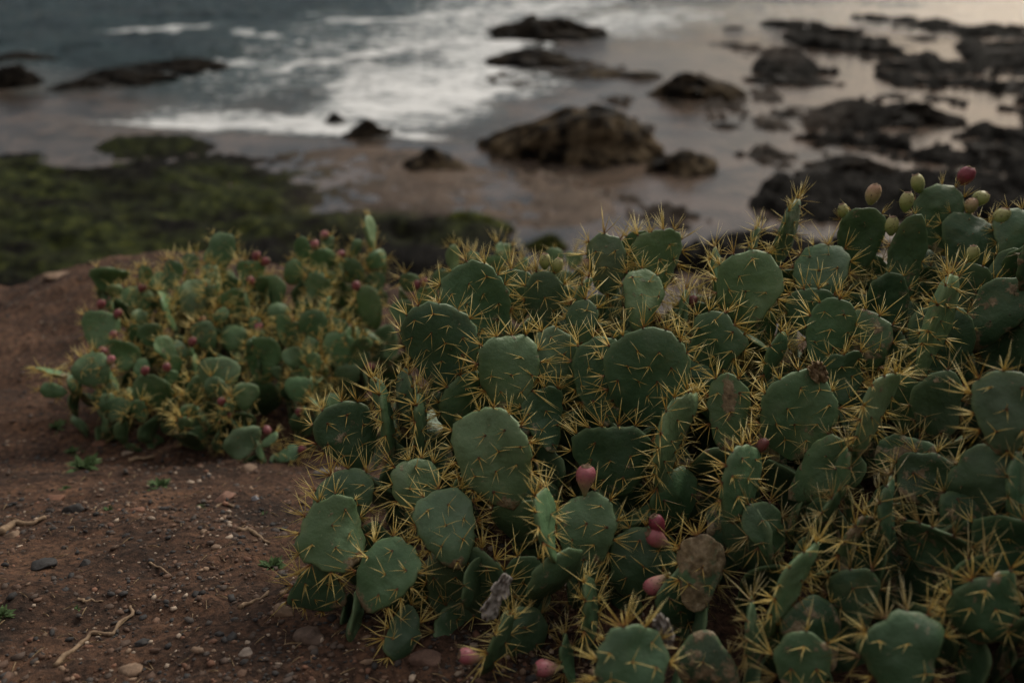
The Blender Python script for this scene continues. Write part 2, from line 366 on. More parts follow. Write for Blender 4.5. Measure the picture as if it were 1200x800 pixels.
# ------------------------------------------------------------------ sea
rs = list(9 + (np.linspace(0, 1, 420) ** 1.7) * 101) + list(110 * 1.35 ** np.arange(1, 14))
az = np.concatenate([np.linspace(R(-80), R(-36), 60, endpoint=False), np.linspace(R(-36), R(36), 480), np.linspace(R(36.5), R(80), 60)])
RR, AZ = np.meshgrid(np.array(rs), az, indexing='ij')
X, Y = RR * np.sin(AZ), RR * np.cos(AZ)
px, py = proj(X, Y, np.full_like(X, SEA))
w1 = fbm(X * .25, Y * .25, 0, 4, 51)
pw = px + 45 * w1; qw = py + 12 * fbm(X * .3, Y * .3, 0, 4, 52)
deep = sm(700, 420, pw + (qw - 40) * 2.2) * sm(150, 95, qw + .12 * np.clip(300 - pw, 0, 300))
deep = np.maximum(deep, sm(16, -12, qw) * sm(1250, 900, pw))
foam = np.maximum.reduce([blob(pw, qw, 480, 112, 135, 45, -6, .45), blob(pw, qw, 570, 60, 90, 60, -30, .6) * .92, blob(pw, qw, 330, 148, 190, 14, 4, .4) * .85, blob(pw, qw, 620, 95, 70, 20, 0, .5) * .7,
                          blob(pw, qw, 430, 45, 150, 35, 0, .6) * .62, blob(pw, qw, 290, 74, 28, 9, 0, .5) * .9, blob(pw, qw, 300, 43, 30, 7, 0, .5) * .9, blob(pw, qw, 800, 20, 260, 28, 0, .7) * .5,
                          blob(pw, qw, 40, 82, 60, 30, 0, .6) * .55])
foam = np.maximum(foam * .86, np.maximum.reduce([blob(pw, qw, 560, 30, 210, 44, -12, .7) * .74, blob(pw, qw, 250, 120, 160, 22, -10, .7) * .5, blob(pw, qw, 340, 152, 240, 6, 3, .5) * .95, blob(pw, qw, 520, 120, 130, 7, -14, .5), blob(pw, qw, 560, 86, 120, 6, -20, .5), blob(pw, qw, 460, 60, 170, 5, -10, .5) * .95, blob(pw, qw, 630, 42, 130, 5, -14, .5) * .95, blob(pw, qw, 560, 14, 230, 5, -6, .5) * .9, blob(pw, qw, 200, 34, 90, 4, -4, .6) * .8, blob(pw, qw, 720, 28, 190, 26, -4, .8) * .70, blob(pw, qw, 400, 70, 240, 54, -8, .8) * .6])) * sm(172, 158, py + 6 * w1)
lim = np.clip(1 - sm(20, 70, RR) * .4, 0, 1)
wave = (.30 * fbm(X * .16 + 3, Y * .34, 0, 4, 61, .5) + .13 * fbm(X * .55, Y * 1.2, 0, 3, 62, .5, True)) * np.clip(deep + foam * .6, 0, 1)
wave = np.where(RR > 150, 0, wave) + .03 * foam * fbm(X * 1.5, Y * 1.5, 0, 3, 63)
chop = np.clip(.07 + .75 * deep + .5 * foam + .45 * sm(60, 0, py), 0, 1)
ob('sea', mesh('sea', np.stack([X, Y, SEA + wave], -1).reshape(-1, 3), grid_faces(len(rs), len(az)), M_sea,
   {'foam': foam.ravel(), 'shallow': np.clip(1 - deep, 0, 1).ravel(), 'chop': chop.ravel()}), kind='structure')

# ------------------------------------------------------------------ rocks of the shore
def ico(sub):
    import bmesh
    bm = bmesh.new(); bmesh.ops.create_icosphere(bm, subdivisions=sub, radius=1.0)
    v = np.array([q.co[:] for q in bm.verts]); f = np.array([[q.index for q in p.verts] for p in bm.faces]); bm.free(); return v, f
ICO = {k: ico(k) for k in (1, 2, 3, 4, 5)}
def shore_rock(px, py, wp, hp, rot, seed, label, dry=.5, rough=.35, sub=5, cat='rock', group=None, craggy=1.6):
    c = at_z(px, py + hp * .25, SEA); d = float((c - CAM) @ FWD)
    W = wp / F * d / 2; dep = math.atan2(CAM[2] - SEA, c[1])
    D = W * .62; Hh = max(.12, (hp / F * d - 1.1 * D * math.sin(dep)) / math.cos(dep) * (.72 if px < 840 else .45))
    v, f = ICO[sub]; v = v.copy()
    n = fbm(v[:, 0] * craggy + seed, v[:, 1] * craggy, v[:, 2] * craggy, 5, seed, .55, True)
    n2 = fbm(v[:, 0] * .9 + seed, v[:, 1] * .9 + 5, v[:, 2] * .9, 2, seed + 9)
    r = 1 + rough * (n - .1) + .28 * n2
    v = v * r[:, None]
    tz = np.clip(v[:, 2], 0, 1.3); sh = 1.12 - .42 * tz
    an = np.arctan2(v[:, 1], v[:, 0]); lob = 1 + .50 * fbm(np.cos(an) * 2.2 + seed, np.sin(an) * 2.2, tz * .8, 5, seed + 5, .6)
    v[:, 0] *= sh * lob; v[:, 1] *= sh * lob; v[:, 0] += .25 * tz * math.sin(seed * 2.7)
    v[:, 2] = np.where(v[:, 2] > 0, np.abs(v[:, 2]) ** 1.05, -np.abs(v[:, 2]) * .5)
    v = v * np.array([W, D, Hh])
    a = R(rot); x, y = v[:, 0].copy(), v[:, 1].copy()
    v[:, 0] = x * math.cos(a) - y * math.sin(a); v[:, 1] = x * math.sin(a) + y * math.cos(a)
    o = ob('shore_rock', mesh('shore_rock', v, f, M_rock, {'dry': np.full(len(v), dry if px < 840 else dry * .3), 'moss': np.full(len(v), float('weed covered' in label or 'above the cactus' in label)) * sm(-.2, .5, v[:, 2] / Hh)}), label=label, cat=cat, group=group)
    o.location = (c[0], c[1], SEA - .03); return o
ROCKS = [
 (665, 157, 190, 88, -4, 3, 'large rounded brown boulder standing in the shallow pool', .95, .22),
 (796, 191, 66, 34, 0, 5, 'low brown rock in the pool just beside the large boulder', .7, .4),
 (634, 33, 112, 36, -3, 8, 'flat topped black rock surrounded by white surf', .1, .4),
 (632, 68, 86, 24, 4, 9, 'low black ledge between the flat topped surf rock and the large boulder', .15, .45),
 (427, 153, 48, 26, 8, 12, 'dark rock at the front edge of the foam', .2, .4),
 (393, 140, 22, 18, 0, 13, 'small dark knob of rock poking out of the foam edge', .1, .35),
 (505, 188, 62, 30, -4, 14, 'lone brown rock on the wet sand by the pool', .6, .45),
 (212, 75, 96, 18, 3, 17, 'seaward end of the long black rock spit', .05, .4),
 (150, 88, 92, 20, 6, 18, 'middle hump of the long black rock spit', .05, .4),
 (92, 98, 60, 16, 4, 19, 'small inshore hump of the long black rock spit', .05, .4),
 (24, 66, 62, 14, 0, 21, 'thin black ledge awash out in the dark water', .05, .4),
 (14, 93, 62, 34, 0, 22, 'squat black rock with surf washing round its foot', .05, .4),
 (820, 104, 78, 34, -18, 25, 'low pitted brown rock lying in shallow water', .55, .5),
 (748, 88, 44, 12, 0, 26, 'slim dark stone awash in the pale shallows', .2, .4),
 (692, 84, 66, 13, 3, 27, 'flat brown slab barely above the pale shallows', .5, .45),
 (930, 92, 86, 20, -14, 30, 'dark reef rock beside the golden pool', .15, .5),
 (1056, 128, 92, 50, -6, 33, 'big black reef block standing over the bright pools', .12, .38),
 (1166, 178, 110, 40, -12, 34, 'broad dark reef block below the cream coloured pool', .12, .4),
 (1196, 98, 60, 26, 0, 35, 'dark reef mass at the head of the cream coloured pool', .1, .45),
 (1176, 62, 80, 22, 0, 36, 'dark outer reef rock facing the open shallows', .08, .5),
 (1130, 32, 46, 18, 0, 37, 'small upright black rock on the outer reef', .08, .5),
 (1010, 52, 92, 12, -8, 38, 'long thin reef ledge with pale water both sides', .1, .5),
 (985, 190, 88, 44, -10, 40, 'rough dark rock at the pool side of the reef', .2, .5),
 (905, 178, 46, 20, -8, 41, 'small pitted rock at the rim of the grey pool', .35, .5),
 (850, 146, 30, 12, 0, 42, 'tiny brown stone in the shallow between pitted rock and reef', .4, .4),
 (552, 264, 100, 40, 0, 44, 'rounded weed covered hump at the end of the green shelf', .6, .3),
 (640, 284, 44, 26, 0, 45, 'round dark stone at the water just above the cactus', .4, .3),
]
for k, a in enumerate(ROCKS):
    shore_rock(*a[:6], a[6], a[7], a[8], sub=5 if a[2] > 80 else 4)

gs = np.random.default_rng(5)
for k in range(44):
    a_, b_ = gs.uniform(840, 1215), gs.uniform(24, 205)
    if b_ > 60 and a_ < 900 and gs.uniform() < .5: continue
    shore_rock(a_, b_, gs.uniform(12, 34), gs.uniform(6, 13), gs.uniform(-20, 20), 60 + k, 'small black stone scattered in the reef pools', .2, .5, sub=3, group='small stones in the reef pools')
# ------------------------------------------------------------------ prickly pears
def unit(v): return v / (np.linalg.norm(v) + 1e-12)
def spine_cluster(n, lo, hi, spread, down, r0, seed):
    """spines round one areole: local +Z away from the skin, -Y towards the pad's base"""
    g = np.random.default_rng(seed); V = []; Fc = []; T = []
    for k in range(6):
        a = k * math.tau / 6; V.append((.0040 * math.cos(a), .0040 * math.sin(a), -.001)); T.append(.0)
    V.append((0, 0, .0028)); T.append(.05)
    for k in range(6): Fc.append((k, (k + 1) % 6, 6))
    for i in range(n):
        L = g.uniform(lo, hi); a = g.uniform(0, math.tau); e = R(g.uniform(*spread))
        d = np.array([math.cos(a) * math.sin(e), math.sin(a) * math.sin(e) - down * g.uniform(.3, 1), math.cos(e)]); d[2] = max(d[2], .12); d = unit(d)
        u = unit(np.cross(d, [.3, .5, .8])); w_ = np.cross(d, u); bend = (u * g.normal(0, .05) + w_ * g.normal(0, .05)) * L
        b0 = len(V); off = np.array([g.uniform(-.0016, .0016), g.uniform(-.0016, .0016), 0])
        rr = r0 * g.uniform(.8, 1.15)
        for q, (t, k) in enumerate(((0, 1.), (.5, .72))):
            c = off + d * L * t + bend * (t * t)
            for j in range(3):
                an = j * math.tau / 3
                V.append(tuple(c + (u * math.cos(an) + w_ * math.sin(an) * .7) * rr * k)); T.append(.1 if q == 0 else .6)
        V.append(tuple(off + d * L + bend)); T.append(1.)
        for j in range(3):
            k = (j + 1) % 3
            Fc += [(b0 + j, b0 + k, b0 + 3 + k), (b0 + j, b0 + 3 + k, b0 + 3 + j), (b0 + 3 + j, b0 + 3 + k, b0 + 6)]
    return np.array(V), np.array(Fc), np.array(T)
FACE = [spine_cluster(random.randint(3, 6), .014, .056, (15, 74), .28, .0012, 100 + k) for k in range(10)]
RIM = [spine_cluster(random.randint(7, 11), .020, .082, (6, 70), .0, .00135, 200 + k) for k in range(12)]
SMALL = [spine_cluster(random.randint(1, 3), .006, .016, (20, 70), .3, .0006, 300 + k) for k in range(6)]
for L_ in (FACE, RIM, SMALL):
    for k in range(len(L_)): L_[k] = (L_[k][0], L_[k][1], L_[k][2] * (1., .8, 1., .55, 1., .7)[k % 6])
SETS = {'face': FACE, 'rim': RIM, 'small': SMALL}
CL_MESH = {k: [mesh('spine_cluster', v, f, M_spine, {'t': t}, smooth=False) for v, f, t in L] for k, L in SETS.items()}

class Pad:
    pass
def make_pad(L, W, T, seed, segs=36, rings=8, areole=.048, dense=True, shr=0., stiff=1.):
    g = np.random.default_rng(seed); p = Pad(); p.L, p.W, p.T = L, W, T
    k_ob = g.uniform(.14, .42); flat = g.uniform(-.04, .22); asym = g.normal(0, .07)
    th = np.linspace(0, math.tau, 181)
    ox = W / 2 * np.sin(th) * (1 - k_ob * np.cos(th)) * (1 + asym * np.sin(th)); oy = L * (.5 - .5 * np.cos(th)); 
    oy = oy - flat * L * .5 * (oy / L) ** 6
    ox *= (W / 2) / np.max(np.abs(ox))
    cy = .54 * L
    ph = np.arctan2(ox, -(oy - cy)); ph = np.unwrap(ph); rad = np.hypot(ox, oy - cy)
    o_ = np.argsort(ph); ph, rad = ph[o_], rad[o_]
    nsc = max(8, int(round(math.pi * (L + W) / 2 / areole))); sc = g.uniform(.016, .040); p0 = g.uniform(0, 6); h2, h3, h5 = g.normal(0, .028, 3); q2, q3, q5 = g.uniform(0, 6, 3)
    Rf = lambda a: np.interp(np.mod(a - ph[0], math.tau) + ph[0], ph, rad) * (1 + sc * np.cos(nsc * a + p0) + h2 * np.cos(2 * a + q2) + h3 * np.cos(3 * a + q3) + h5 * np.cos(5 * a + q5))
    bend = g.normal(0, .30) * stiff; tw = g.normal(0, .34) * stiff; cup = g.normal(0, .26) * stiff; s1, s2 = g.uniform(0, 9, 2)
    # face areoles on a staggered lattice
    cen = []
    rows = int(L / (areole * .86)) + 1
    for i in range(rows):
        for j in range(-6, 7):
            x = (j + .5 * (i % 2)) * areole + g.normal(0, .0022); y = .02 + i * areole * .86 + g.normal(0, .0022)
            a = math.atan2(x, -(y - cy)); 
            if math.hypot(x, y - cy) < .86 * float(Rf(np.array([a]))[0]) - .004: cen.append((x, y))
    cen = np.array(cen) if cen else np.zeros((0, 2))
    tub = g.uniform(.0016, .0042)
    def surf(x, y, side, s):
        z = side * T / 2 * np.sqrt(np.clip(1 - s ** 3.2, 0, 1)) * (.75 + .25 * np.clip(1 - y / L, 0, 1) ** .5 + .0)
        if len(cen):
            dd = np.min((x[:, None] - cen[None, :, 0]) ** 2 + (y[:, None] - cen[None, :, 1]) ** 2, 1)
            z = z + side * tub * np.exp(-dd / (2 * .0085 ** 2)) * (1 - s ** 6)
        yy = y / L; xx = x / (W / 2)
        z = z + bend * L * (yy - .35) ** 2 + tw * x * (yy - .4) + cup * W * .25 * xx * xx
        if shr: z = z * .45 + shr * W * fbm(x / W * 3 + s1, y / L * 3 + s2, 0, 3, 9, .6, True) + shr * 1.6 * W * (xx * xx - .3) * np.sign(s1 - 4)
        z = z + .08 * W * vn(x / W * 2.2 + s1, y / L * 2.2 + s2, 0, 5)
        return np.stack([x, y, z], -1)
    an = np.linspace(0, math.tau, segs, endpoint=False); Ra = Rf(an)
    sv = np.array([.18, .40, .60, .76, .88, .955, .99][-(rings - 1):] if rings <= 8 else [.1, .2, .3, .4, .5, .6, .7, .8, .88, .94, .98])
    V = []; S = []; idx = {}
    for side in (1, -1):
        V.append(surf(np.array([0.]), np.array([cy]), side, np.array([0.]))); S.append(np.array([0.])); idx[side] = [sum(len(q) for q in V) - 1]
        for s in sv:
            idx[side].append(sum(len(q) for q in V))
            V.append(surf(Ra * s * np.sin(an), cy - Ra * s * np.cos(an), side, np.full(segs, s))); S.append(np.full(segs, s))
    rim = sum(len(q) for q in V); V.append(surf(Ra * np.sin(an), cy - Ra * np.cos(an), 1, np.full(segs, 1.))); S.append(np.full(segs, 1.))
    Fc = []
    for side in (1, -1):
        I = idx[side]; nx = lambda j: (j + 1) % segs
        for j in range(segs):
            f = (I[0], I[1] + j, I[1] + nx(j)); Fc.append(f if side > 0 else f[::-1])
        ring = I[1:] + [rim]
        for a, b in zip(ring[:-1], ring[1:]):
            for j in range(segs):
                f = (a + j, b + j, b + nx(j), a + nx(j)); Fc.append(f if side > 0 else f[::-1])
    p.V = np.concatenate(V); p.F = Fc; p.S = np.concatenate(S)
    # areole frames: position, normal, 'towards base'
    A = []
    e = 1e-3
    for side in (1, -1):
        for x, y in cen:
            a = math.atan2(x, -(y - cy)); s = math.hypot(x, y - cy) / float(Rf(np.array([a]))[0])
            q = surf(np.array([x, x + e, x]), np.array([y, y, y + e]), side, np.array([s, s, s]))
            n = unit(np.cross(q[1] - q[0], q[2] - q[0])) * side
            A.append((q[0], n, 'face'))
    nr = max(6, int(nsc * .92))
    for j in range(nr):
        a = (j + .5) / nr * math.tau * .82 + math.tau * .09 + g.normal(0, .03); aa = np.array([a]); r = Rf(aa)
        q = surf(r * np.sin(aa), cy - r * np.cos(aa), 1, np.array([1.]))[0]
        n = unit(np.array([math.sin(a), -math.cos(a), g.normal(0, .25)])); A.append((q, n, 'rim'))
    p.A = A; return p
def frame(q, n, g):
    y = np.array([0, 1., 0]); y = unit(y - n * (y @ n)) if abs(n[1]) < .95 else unit(np.cross(n, [1., 0, 0]))
    x = np.cross(y, n); a = g.uniform(-.6, .6); c, s = math.cos(a), math.sin(a)
    x, y = x * c + y * s, y * c - x * s
    return np.stack([x, y, n], 1), q

def fruit_mesh(L, W, seed, mat, segs=14, long_=False):
    g = np.random.default_rng(seed)
    prof = ([(0, .2), (.08, .26), (.22, .40), (.38, .66), (.55, .90), (.70, 1.0), (.83, .96), (.94, .78), (1.0, .56)] if long_ else
            [(0, .28), (.07, .46), (.2, .72), (.36, .92), (.52, 1.0), (.68, .98), (.82, .87), (.93, .70), (1.0, .52)])
    V = []; T = []
    for t, r in prof:
        for j in range(segs):
            a = j * math.tau / segs; k = 1 + .05 * math.cos(3 * a + seed) + .03 * math.cos(5 * a)
            V.append((W / 2 * r * k * math.cos(a), W / 2 * r * k * math.sin(a), L * t)); T.append(t)
    V = np.array(V); V[:, 0] += .10 * W * (V[:, 2] / L) ** 2
    b = np.array([[0, 0, 0.]]); n = len(V)
    V = np.concatenate([V, b]); T.append(0)
    Fc = [(i * segs + j, i * segs + (j + 1) % segs, (i + 1) * segs + (j + 1) % segs, (i + 1) * segs + j) for i in range(len(prof) - 1) for j in range(segs)]
    Fc += [((j + 1) % segs, j, n) for j in range(segs)]
    # little glochid bumps
    ex = []; ef = []; et = []
    for k in range(20):
        t = g.uniform(.25, .95); a = g.uniform(0, math.tau); r = np.interp(t, [q[0] for q in prof], [q[1] for q in prof]) * W / 2
        c = np.array([r * math.cos(a) + .1 * W * t * t, r * math.sin(a), L * t]); nrm = np.array([math.cos(a), math.sin(a), .2]); u = np.array([-math.sin(a), math.cos(a), 0])
        b0 = n + 1 + len(ex); h = .0016
        ex += [c + u * h, c + np.array([0, 0, h]), c - u * h, c - np.array([0, 0, h]), c + nrm * .0022]; et += [t] * 5
        ef += [(b0, b0 + 1, b0 + 4), (b0 + 1, b0 + 2, b0 + 4), (b0 + 2, b0 + 3, b0 + 4), (b0 + 3, b0, b0 + 4)]
    V = np.concatenate([V, np.array(ex)]); T += et
    m = mesh('fruit', V, Fc + ef, mat, {'t': T, 'dot': [0.] * (n + 1) + [1.] * len(ex)})
    # sunken scar with ragged rim
    sv = [(.1 * W, 0, L * .93)]; sf = []
    for q, (r, z) in enumerate(((.54, 1.0), (.47, 1.03), (.36, .95))):
        for j in range(segs):
            a = j * math.tau / segs; jj = abs(g.normal(0, .05)) if q == 1 and j % 3 == 0 else 0
            sv.append((W / 2 * r * math.cos(a) + .10 * W, W / 2 * r * math.sin(a), L * (z + jj)))
    for q in range(2):
        sf += [(1 + q * segs + j, 1 + q * segs + (j + 1) % segs, 1 + (q + 1) * segs + (j + 1) % segs, 1 + (q + 1) * segs + j) for j in range(segs)]
    sf += [(1 + 2 * segs + j, 1 + 2 * segs + (j + 1) % segs, 0) for j in range(segs)]
    return m, mesh('crown', np.array(sv), sf, M_scar)

class Plant:
    def __init__(s, base, label, near, budget, area=.048, hi=True):
        s.root = bpy.data.objects.new('prickly_pear_cactus', None); col.objects.link(s.root); s.root.location = base
        s.root['label'] = label; s.root['category'] = 'cactus'; s.root['group'] = 'prickly pears along the clifftop'
        s.base = np.array(base); s.pads = []; s.bud = budget; s.sp = [[], [], []]; s.age = []; s.nv = 0; s.g = np.random.default_rng(len(label)); s.hi = hi; s.area = area; s.seed = len(label) * 100
    def add(s, pos, axis, normal, L, W, T=None, tint=(1, 1, 1), cork=.0, hero=False, spines=1.0, detail=True, lab=None, scab=0., old=1., shr=0., stiff=1.):
        s.seed += 1; g = s.g
        T = T or min(.036, max(.016, .19 * W))
        p = make_pad(L, W, T, s.seed, 36 if s.hi else 22, (12 if hero else 8) if s.hi else 6, s.area, shr=shr, stiff=stiff)
        axis = unit(axis); z = unit(normal - axis * (normal @ axis)); x = np.cross(axis, z)
        M3 = np.stack([x, axis, z], 1)
        M = Matrix([[*M3[0], pos[0] - s.base[0]], [*M3[1], pos[1] - s.base[1]], [*M3[2], pos[2] - s.base[2]], [0, 0, 0, 1]])
        o = ob('pad', mesh('pad', p.V, p.F, M_pad, {'t': p.S, 'foot': np.clip(1 - p.V[:, 1] / (.22 * L), 0, 1), 'scab': scab * np.exp(-(p.V[:, 0] / (.13 * W)) ** 2 - ((p.V[:, 1] - .78 * L) / (.26 * L)) ** 2)}), s.root, M=M); o.color = (*tint, 1.0 + cork - .5)
        if lab: o['label'] = lab
        s.pads.append((np.array(pos), axis, L, W, M3))
        for q, n, kind in p.A:
            if g.uniform() > spines * (1.0 if kind == 'rim' else .92): continue
            k = kind
            if kind == 'face' and spines < .8: k = 'small'
            fr, c = frame(q, n, g); vi = int(g.integers(len(SETS[k]))); sc = g.uniform(.75, 1.15) * (1.0 if spines > .8 else .66)
            wc = M3 @ c + np.array(pos)
            facing = (M3 @ n) @ (CAM - wc) > -.03
            if hero and s.bud > 0 and facing:
                s.bud -= 1
                A = fr * sc
                so_ = ob('spine_cluster', CL_MESH[k][vi], o, M=Matrix([[*A[0], c[0]], [*A[1], c[1]], [*A[2], c[2]], [0, 0, 0, 1]]))
            else:
                v, f, t = SETS[k][vi]
                vw = (v * sc) @ fr.T + c
                s.sp[0].append(vw @ M3.T + np.array(pos) - s.base); s.sp[1].append(f + s.nv); s.sp[2].append(t); s.age.append(np.full(len(t), (1 - old) * g.uniform(.7, 1.2))); s.nv += len(v)
        return o
    def fruit(s, pos, axis, L, W, kind):
        s.seed += 1
        m, c = fruit_mesh(L, W, s.seed, M_fr[kind], 14 if s.hi else 9, kind in ('pink', 'purple') and s.hi and W < .75 * L)
        z = unit(axis); x = unit(np.cross([.2, 1, .1], z)); y = np.cross(z, x)
        A = np.stack([x, y, z], 1); q = pos - s.base
        o = ob('fruit', m, s.root, M=Matrix([[*A[0], q[0]], [*A[1], q[1]], [*A[2], q[2]], [0, 0, 0, 1]]))
        ob('crown', c, o)
    def finish(s):
        if s.sp[0]:
            m = mesh('spines', np.concatenate(s.sp[0]), np.concatenate(s.sp[1]), M_spine, {'t': np.concatenate(s.sp[2]), 'age': np.clip(np.concatenate(s.age), 0, 1)}, smooth=False)
            ob('spines', m, s.root, kind='stuff')
    def support(s, pos, L0, depth_push=.04, maxn=6, tint=(.8, .8, .8), spines=.75):
        """chain of older pads from a pad's base down to the soil"""
        g = s.g; b = np.array(pos, float)
        for k in range(maxn):
            gz = Gs(b[0], b[1])
            if b[2] < gz + .02: return
            # rest on an existing pad whose upper part is near
            for (q, ax, L, W, M3) in s.pads[:-1]:
                r = b - q; u = r @ ax
                if .45 * L < u < 1.05 * L and abs(r @ M3[:, 0]) < W * .42 and abs(r @ M3[:, 2]) < .045 and k > 0: return
            L = L0 * g.uniform(.9, 1.2)
            to = (s.base - b); to[2] = 0
            d = np.array([g.normal(0, .35), abs(g.normal(.12, .2)) + depth_push, -1.0]) + to * .35
            d = unit(d); L = min(L, max(.09, (b[2] - gz + .06) / max(.3, -d[2])))
            nb = b + d * L * .93
            n = np.array([g.normal(0, 1), -abs(g.normal(.7, .5)), g.normal(.1, .3)])
            s.add(nb, -d, n, L, L * g.uniform(.62, .85), tint=tuple(np.array(tint) * g.uniform(.85, 1.1)), cork=.02 if k == 0 else .10, spines=spines, old=.45 if k == 0 else .15)
            b = nb

UPT = lambda t: np.array([0, math.sin(R(t)), math.cos(R(t))])
def hero(pl, px, py, wp, hp, rot=0, yaw=0, d=None, tint=(1, 1, 1), cork=0., spines=1., tilt=None, is_hero=True, sup=True, W=None, lab=None, scab=0., old=1., shr=0.):
    g = pl.g
    tilt = g.uniform(-6, 30) if tilt is None else tilt; yaw = yaw + g.normal(0, 10) if abs(yaw) < 50 else math.copysign(max(76, abs(yaw)), yaw); thin = abs(yaw) > 50
    ax = unit(math.cos(R(rot)) * UPT(tilt) + math.sin(R(rot)) * RIGHT)
    c = P(px, py, d); k = math.hypot(ax @ RIGHT, ax @ UP)
    L = hp * d / F / max(.45, k)
    n = unit(CAM - c); n = unit(n - ax * (n @ ax)); y = R(yaw)
    n = n * math.cos(y) + np.cross(ax, n) * math.sin(y)
    if W is None:
        W = .95 * wp * d / F / max(.3, abs(math.cos(y)))
        if abs(yaw) > 50: W = L * g.uniform(.62, .75)
    t = tuple(np.array(tint) * g.uniform(.85, 1.28) * np.array([g.uniform(.94, 1.12), 1., g.uniform(.9, 1.08)]))
    pos = c - ax * L * .5
    o = pl.add(pos, ax, n, L, W, tint=t, cork=cork, hero=is_hero, spines=spines, lab=lab, scab=scab, old=old, shr=shr, stiff=.35 if thin else 1.)
    if sup: pl.support(pos + ax * L * .03, min(.19, max(.12, L)), tint=tuple(np.array(tint) * .85), spines=.5)
    return pos, ax, L

g0 = lambda x, y: (x, y, Gs(x, y) - .02)
A = Plant(g0(.15, 2.35), 'big dark green prickly pear beside the bare red soil, bristling with long golden spines', True, 300)
B = Plant(g0(1.15, 2.75), 'tall prickly pear topped with pale green round fruits, in front of the black reef', True, 300)
C = Plant(g0(.75, 1.85), 'shaded prickly pear between the fruiting and big spiny ones, with a dried tan pad', True, 300)
D = Plant(g0(-.95, 3.75), 'prickly pear mound dotted with small red fruits, at the far edge of red soil', False, 0, .036, False)
E = Plant(g0(.05, 3.75), 'yellowish prickly pear tips showing beyond the big spiny one, above the pool', False, 0, .036, False)
LIT_TINT = (1.38, 1.30, 1.22); SHADE_TINT = (.60, .67, .63)  # light and shade put into pad colour: brighter lit pads, darker shaded pads

# main plant: px, py, w, h, lean, yaw, depth
for a in [
 (598, 434, 84, 104, 2, 8, 2.42, LIT_TINT), (515, 410, 100, 116, -18, -12, 2.47, SHADE_TINT), (560, 356, 84, 104, -24, 20, 2.58), (637, 352, 52, 74, 2, 0, 2.66, SHADE_TINT),
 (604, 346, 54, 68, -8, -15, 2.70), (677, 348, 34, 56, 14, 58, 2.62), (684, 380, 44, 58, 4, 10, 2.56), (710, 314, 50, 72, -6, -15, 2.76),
 (772, 304, 62, 82, 4, 22, 2.78, LIT_TINT), (742, 302, 44, 72, -4, 30, 2.84), (750, 350, 58, 80, 6, 15, 2.66, LIT_TINT), (760, 444, 110, 118, 0, -6, 2.40),
 (704, 446, 74, 104, -8, 18, 2.47, SHADE_TINT), (655, 436, 58, 84, -6, 30, 2.50), (838, 400, 70, 76, 28, -12, 2.52), (716, 536, 94, 100, -14, -8, 2.30, SHADE_TINT),
 (577, 536, 98, 138, -20, -8, 2.20, LIT_TINT), (455, 484, 24, 108, -10, 66, 2.40), (493, 492, 20, 92, 4, 74, 2.42), (474, 470, 24, 84, 0, -70, 2.46), (787, 526, 24, 132, 6, 76, 2.28, LIT_TINT),
 (408, 514, 80, 84, -24, -10, 2.42, SHADE_TINT), (393, 628, 92, 86, -44, 14, 2.20), (406, 588, 78, 72, -12, 0, 2.30), (374, 690, 70, 70, -56, -8, 2.22, SHADE_TINT),
 (450, 674, 70, 106, 38, -24, 2.14), (488, 566, 64, 70, -4, 10, 2.30, LIT_TINT), (522, 618, 86, 104, -18, 14, 2.17), (545, 690, 112, 110, 6, 10, 2.22, SHADE_TINT),
 (640, 612, 30, 100, -16, 62, 2.06), (688, 622, 76, 86, 4, -10, 2.20), (752, 664, 86, 90, 16, 10, 2.20, SHADE_TINT), (688, 716, 28, 84, -6, 66, 2.08, SHADE_TINT),
 (472, 742, 70, 44, -62, 20, 2.14, SHADE_TINT), (583, 758, 26, 84, 22, 60, 2.02, SHADE_TINT), (735, 782, 92, 110, 24, 14, 1.78), (535, 575, 34, 60, 30, 55, 2.26), (612, 690, 60, 80, 10, 20, 2.20, SHADE_TINT),
 (640, 490, 60, 80, -10, 25, 2.44, SHADE_TINT), (800, 452, 50, 70, 20, 40, 2.5, SHADE_TINT), (545, 470, 60, 80, 8, 40, 2.5, SHADE_TINT), (800, 372, 30, 60, 12, 60, 2.62, SHADE_TINT)]:
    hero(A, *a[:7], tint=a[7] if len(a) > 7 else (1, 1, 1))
for i in range(16):                     # older pads behind, tinted for shade, closing the view through the plant
    a_ = A.g.uniform(640, 830); b_ = A.g.uniform(352 if a_ < 790 else 372, 420)
    hero(A, a_, b_, A.g.uniform(46, 66), A.g.uniform(56, 76), A.g.normal(0, 18), A.g.normal(0, 26), float(np.interp(b_, [340, 420], [2.96, 2.74])), tint=SHADE_TINT, cork=A.g.uniform(0, .08), is_hero=False, old=.55)
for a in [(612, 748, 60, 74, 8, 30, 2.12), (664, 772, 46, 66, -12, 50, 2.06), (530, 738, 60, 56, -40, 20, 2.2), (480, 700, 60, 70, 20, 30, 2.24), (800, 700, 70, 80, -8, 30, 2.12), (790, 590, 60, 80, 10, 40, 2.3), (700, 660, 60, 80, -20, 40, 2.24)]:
    hero(A, *a, tint=SHADE_TINT, is_hero=False, old=.6)
hero(A, 853, 484, 52, 96, -2, 14, 2.30, cork=.02, scab=1.)
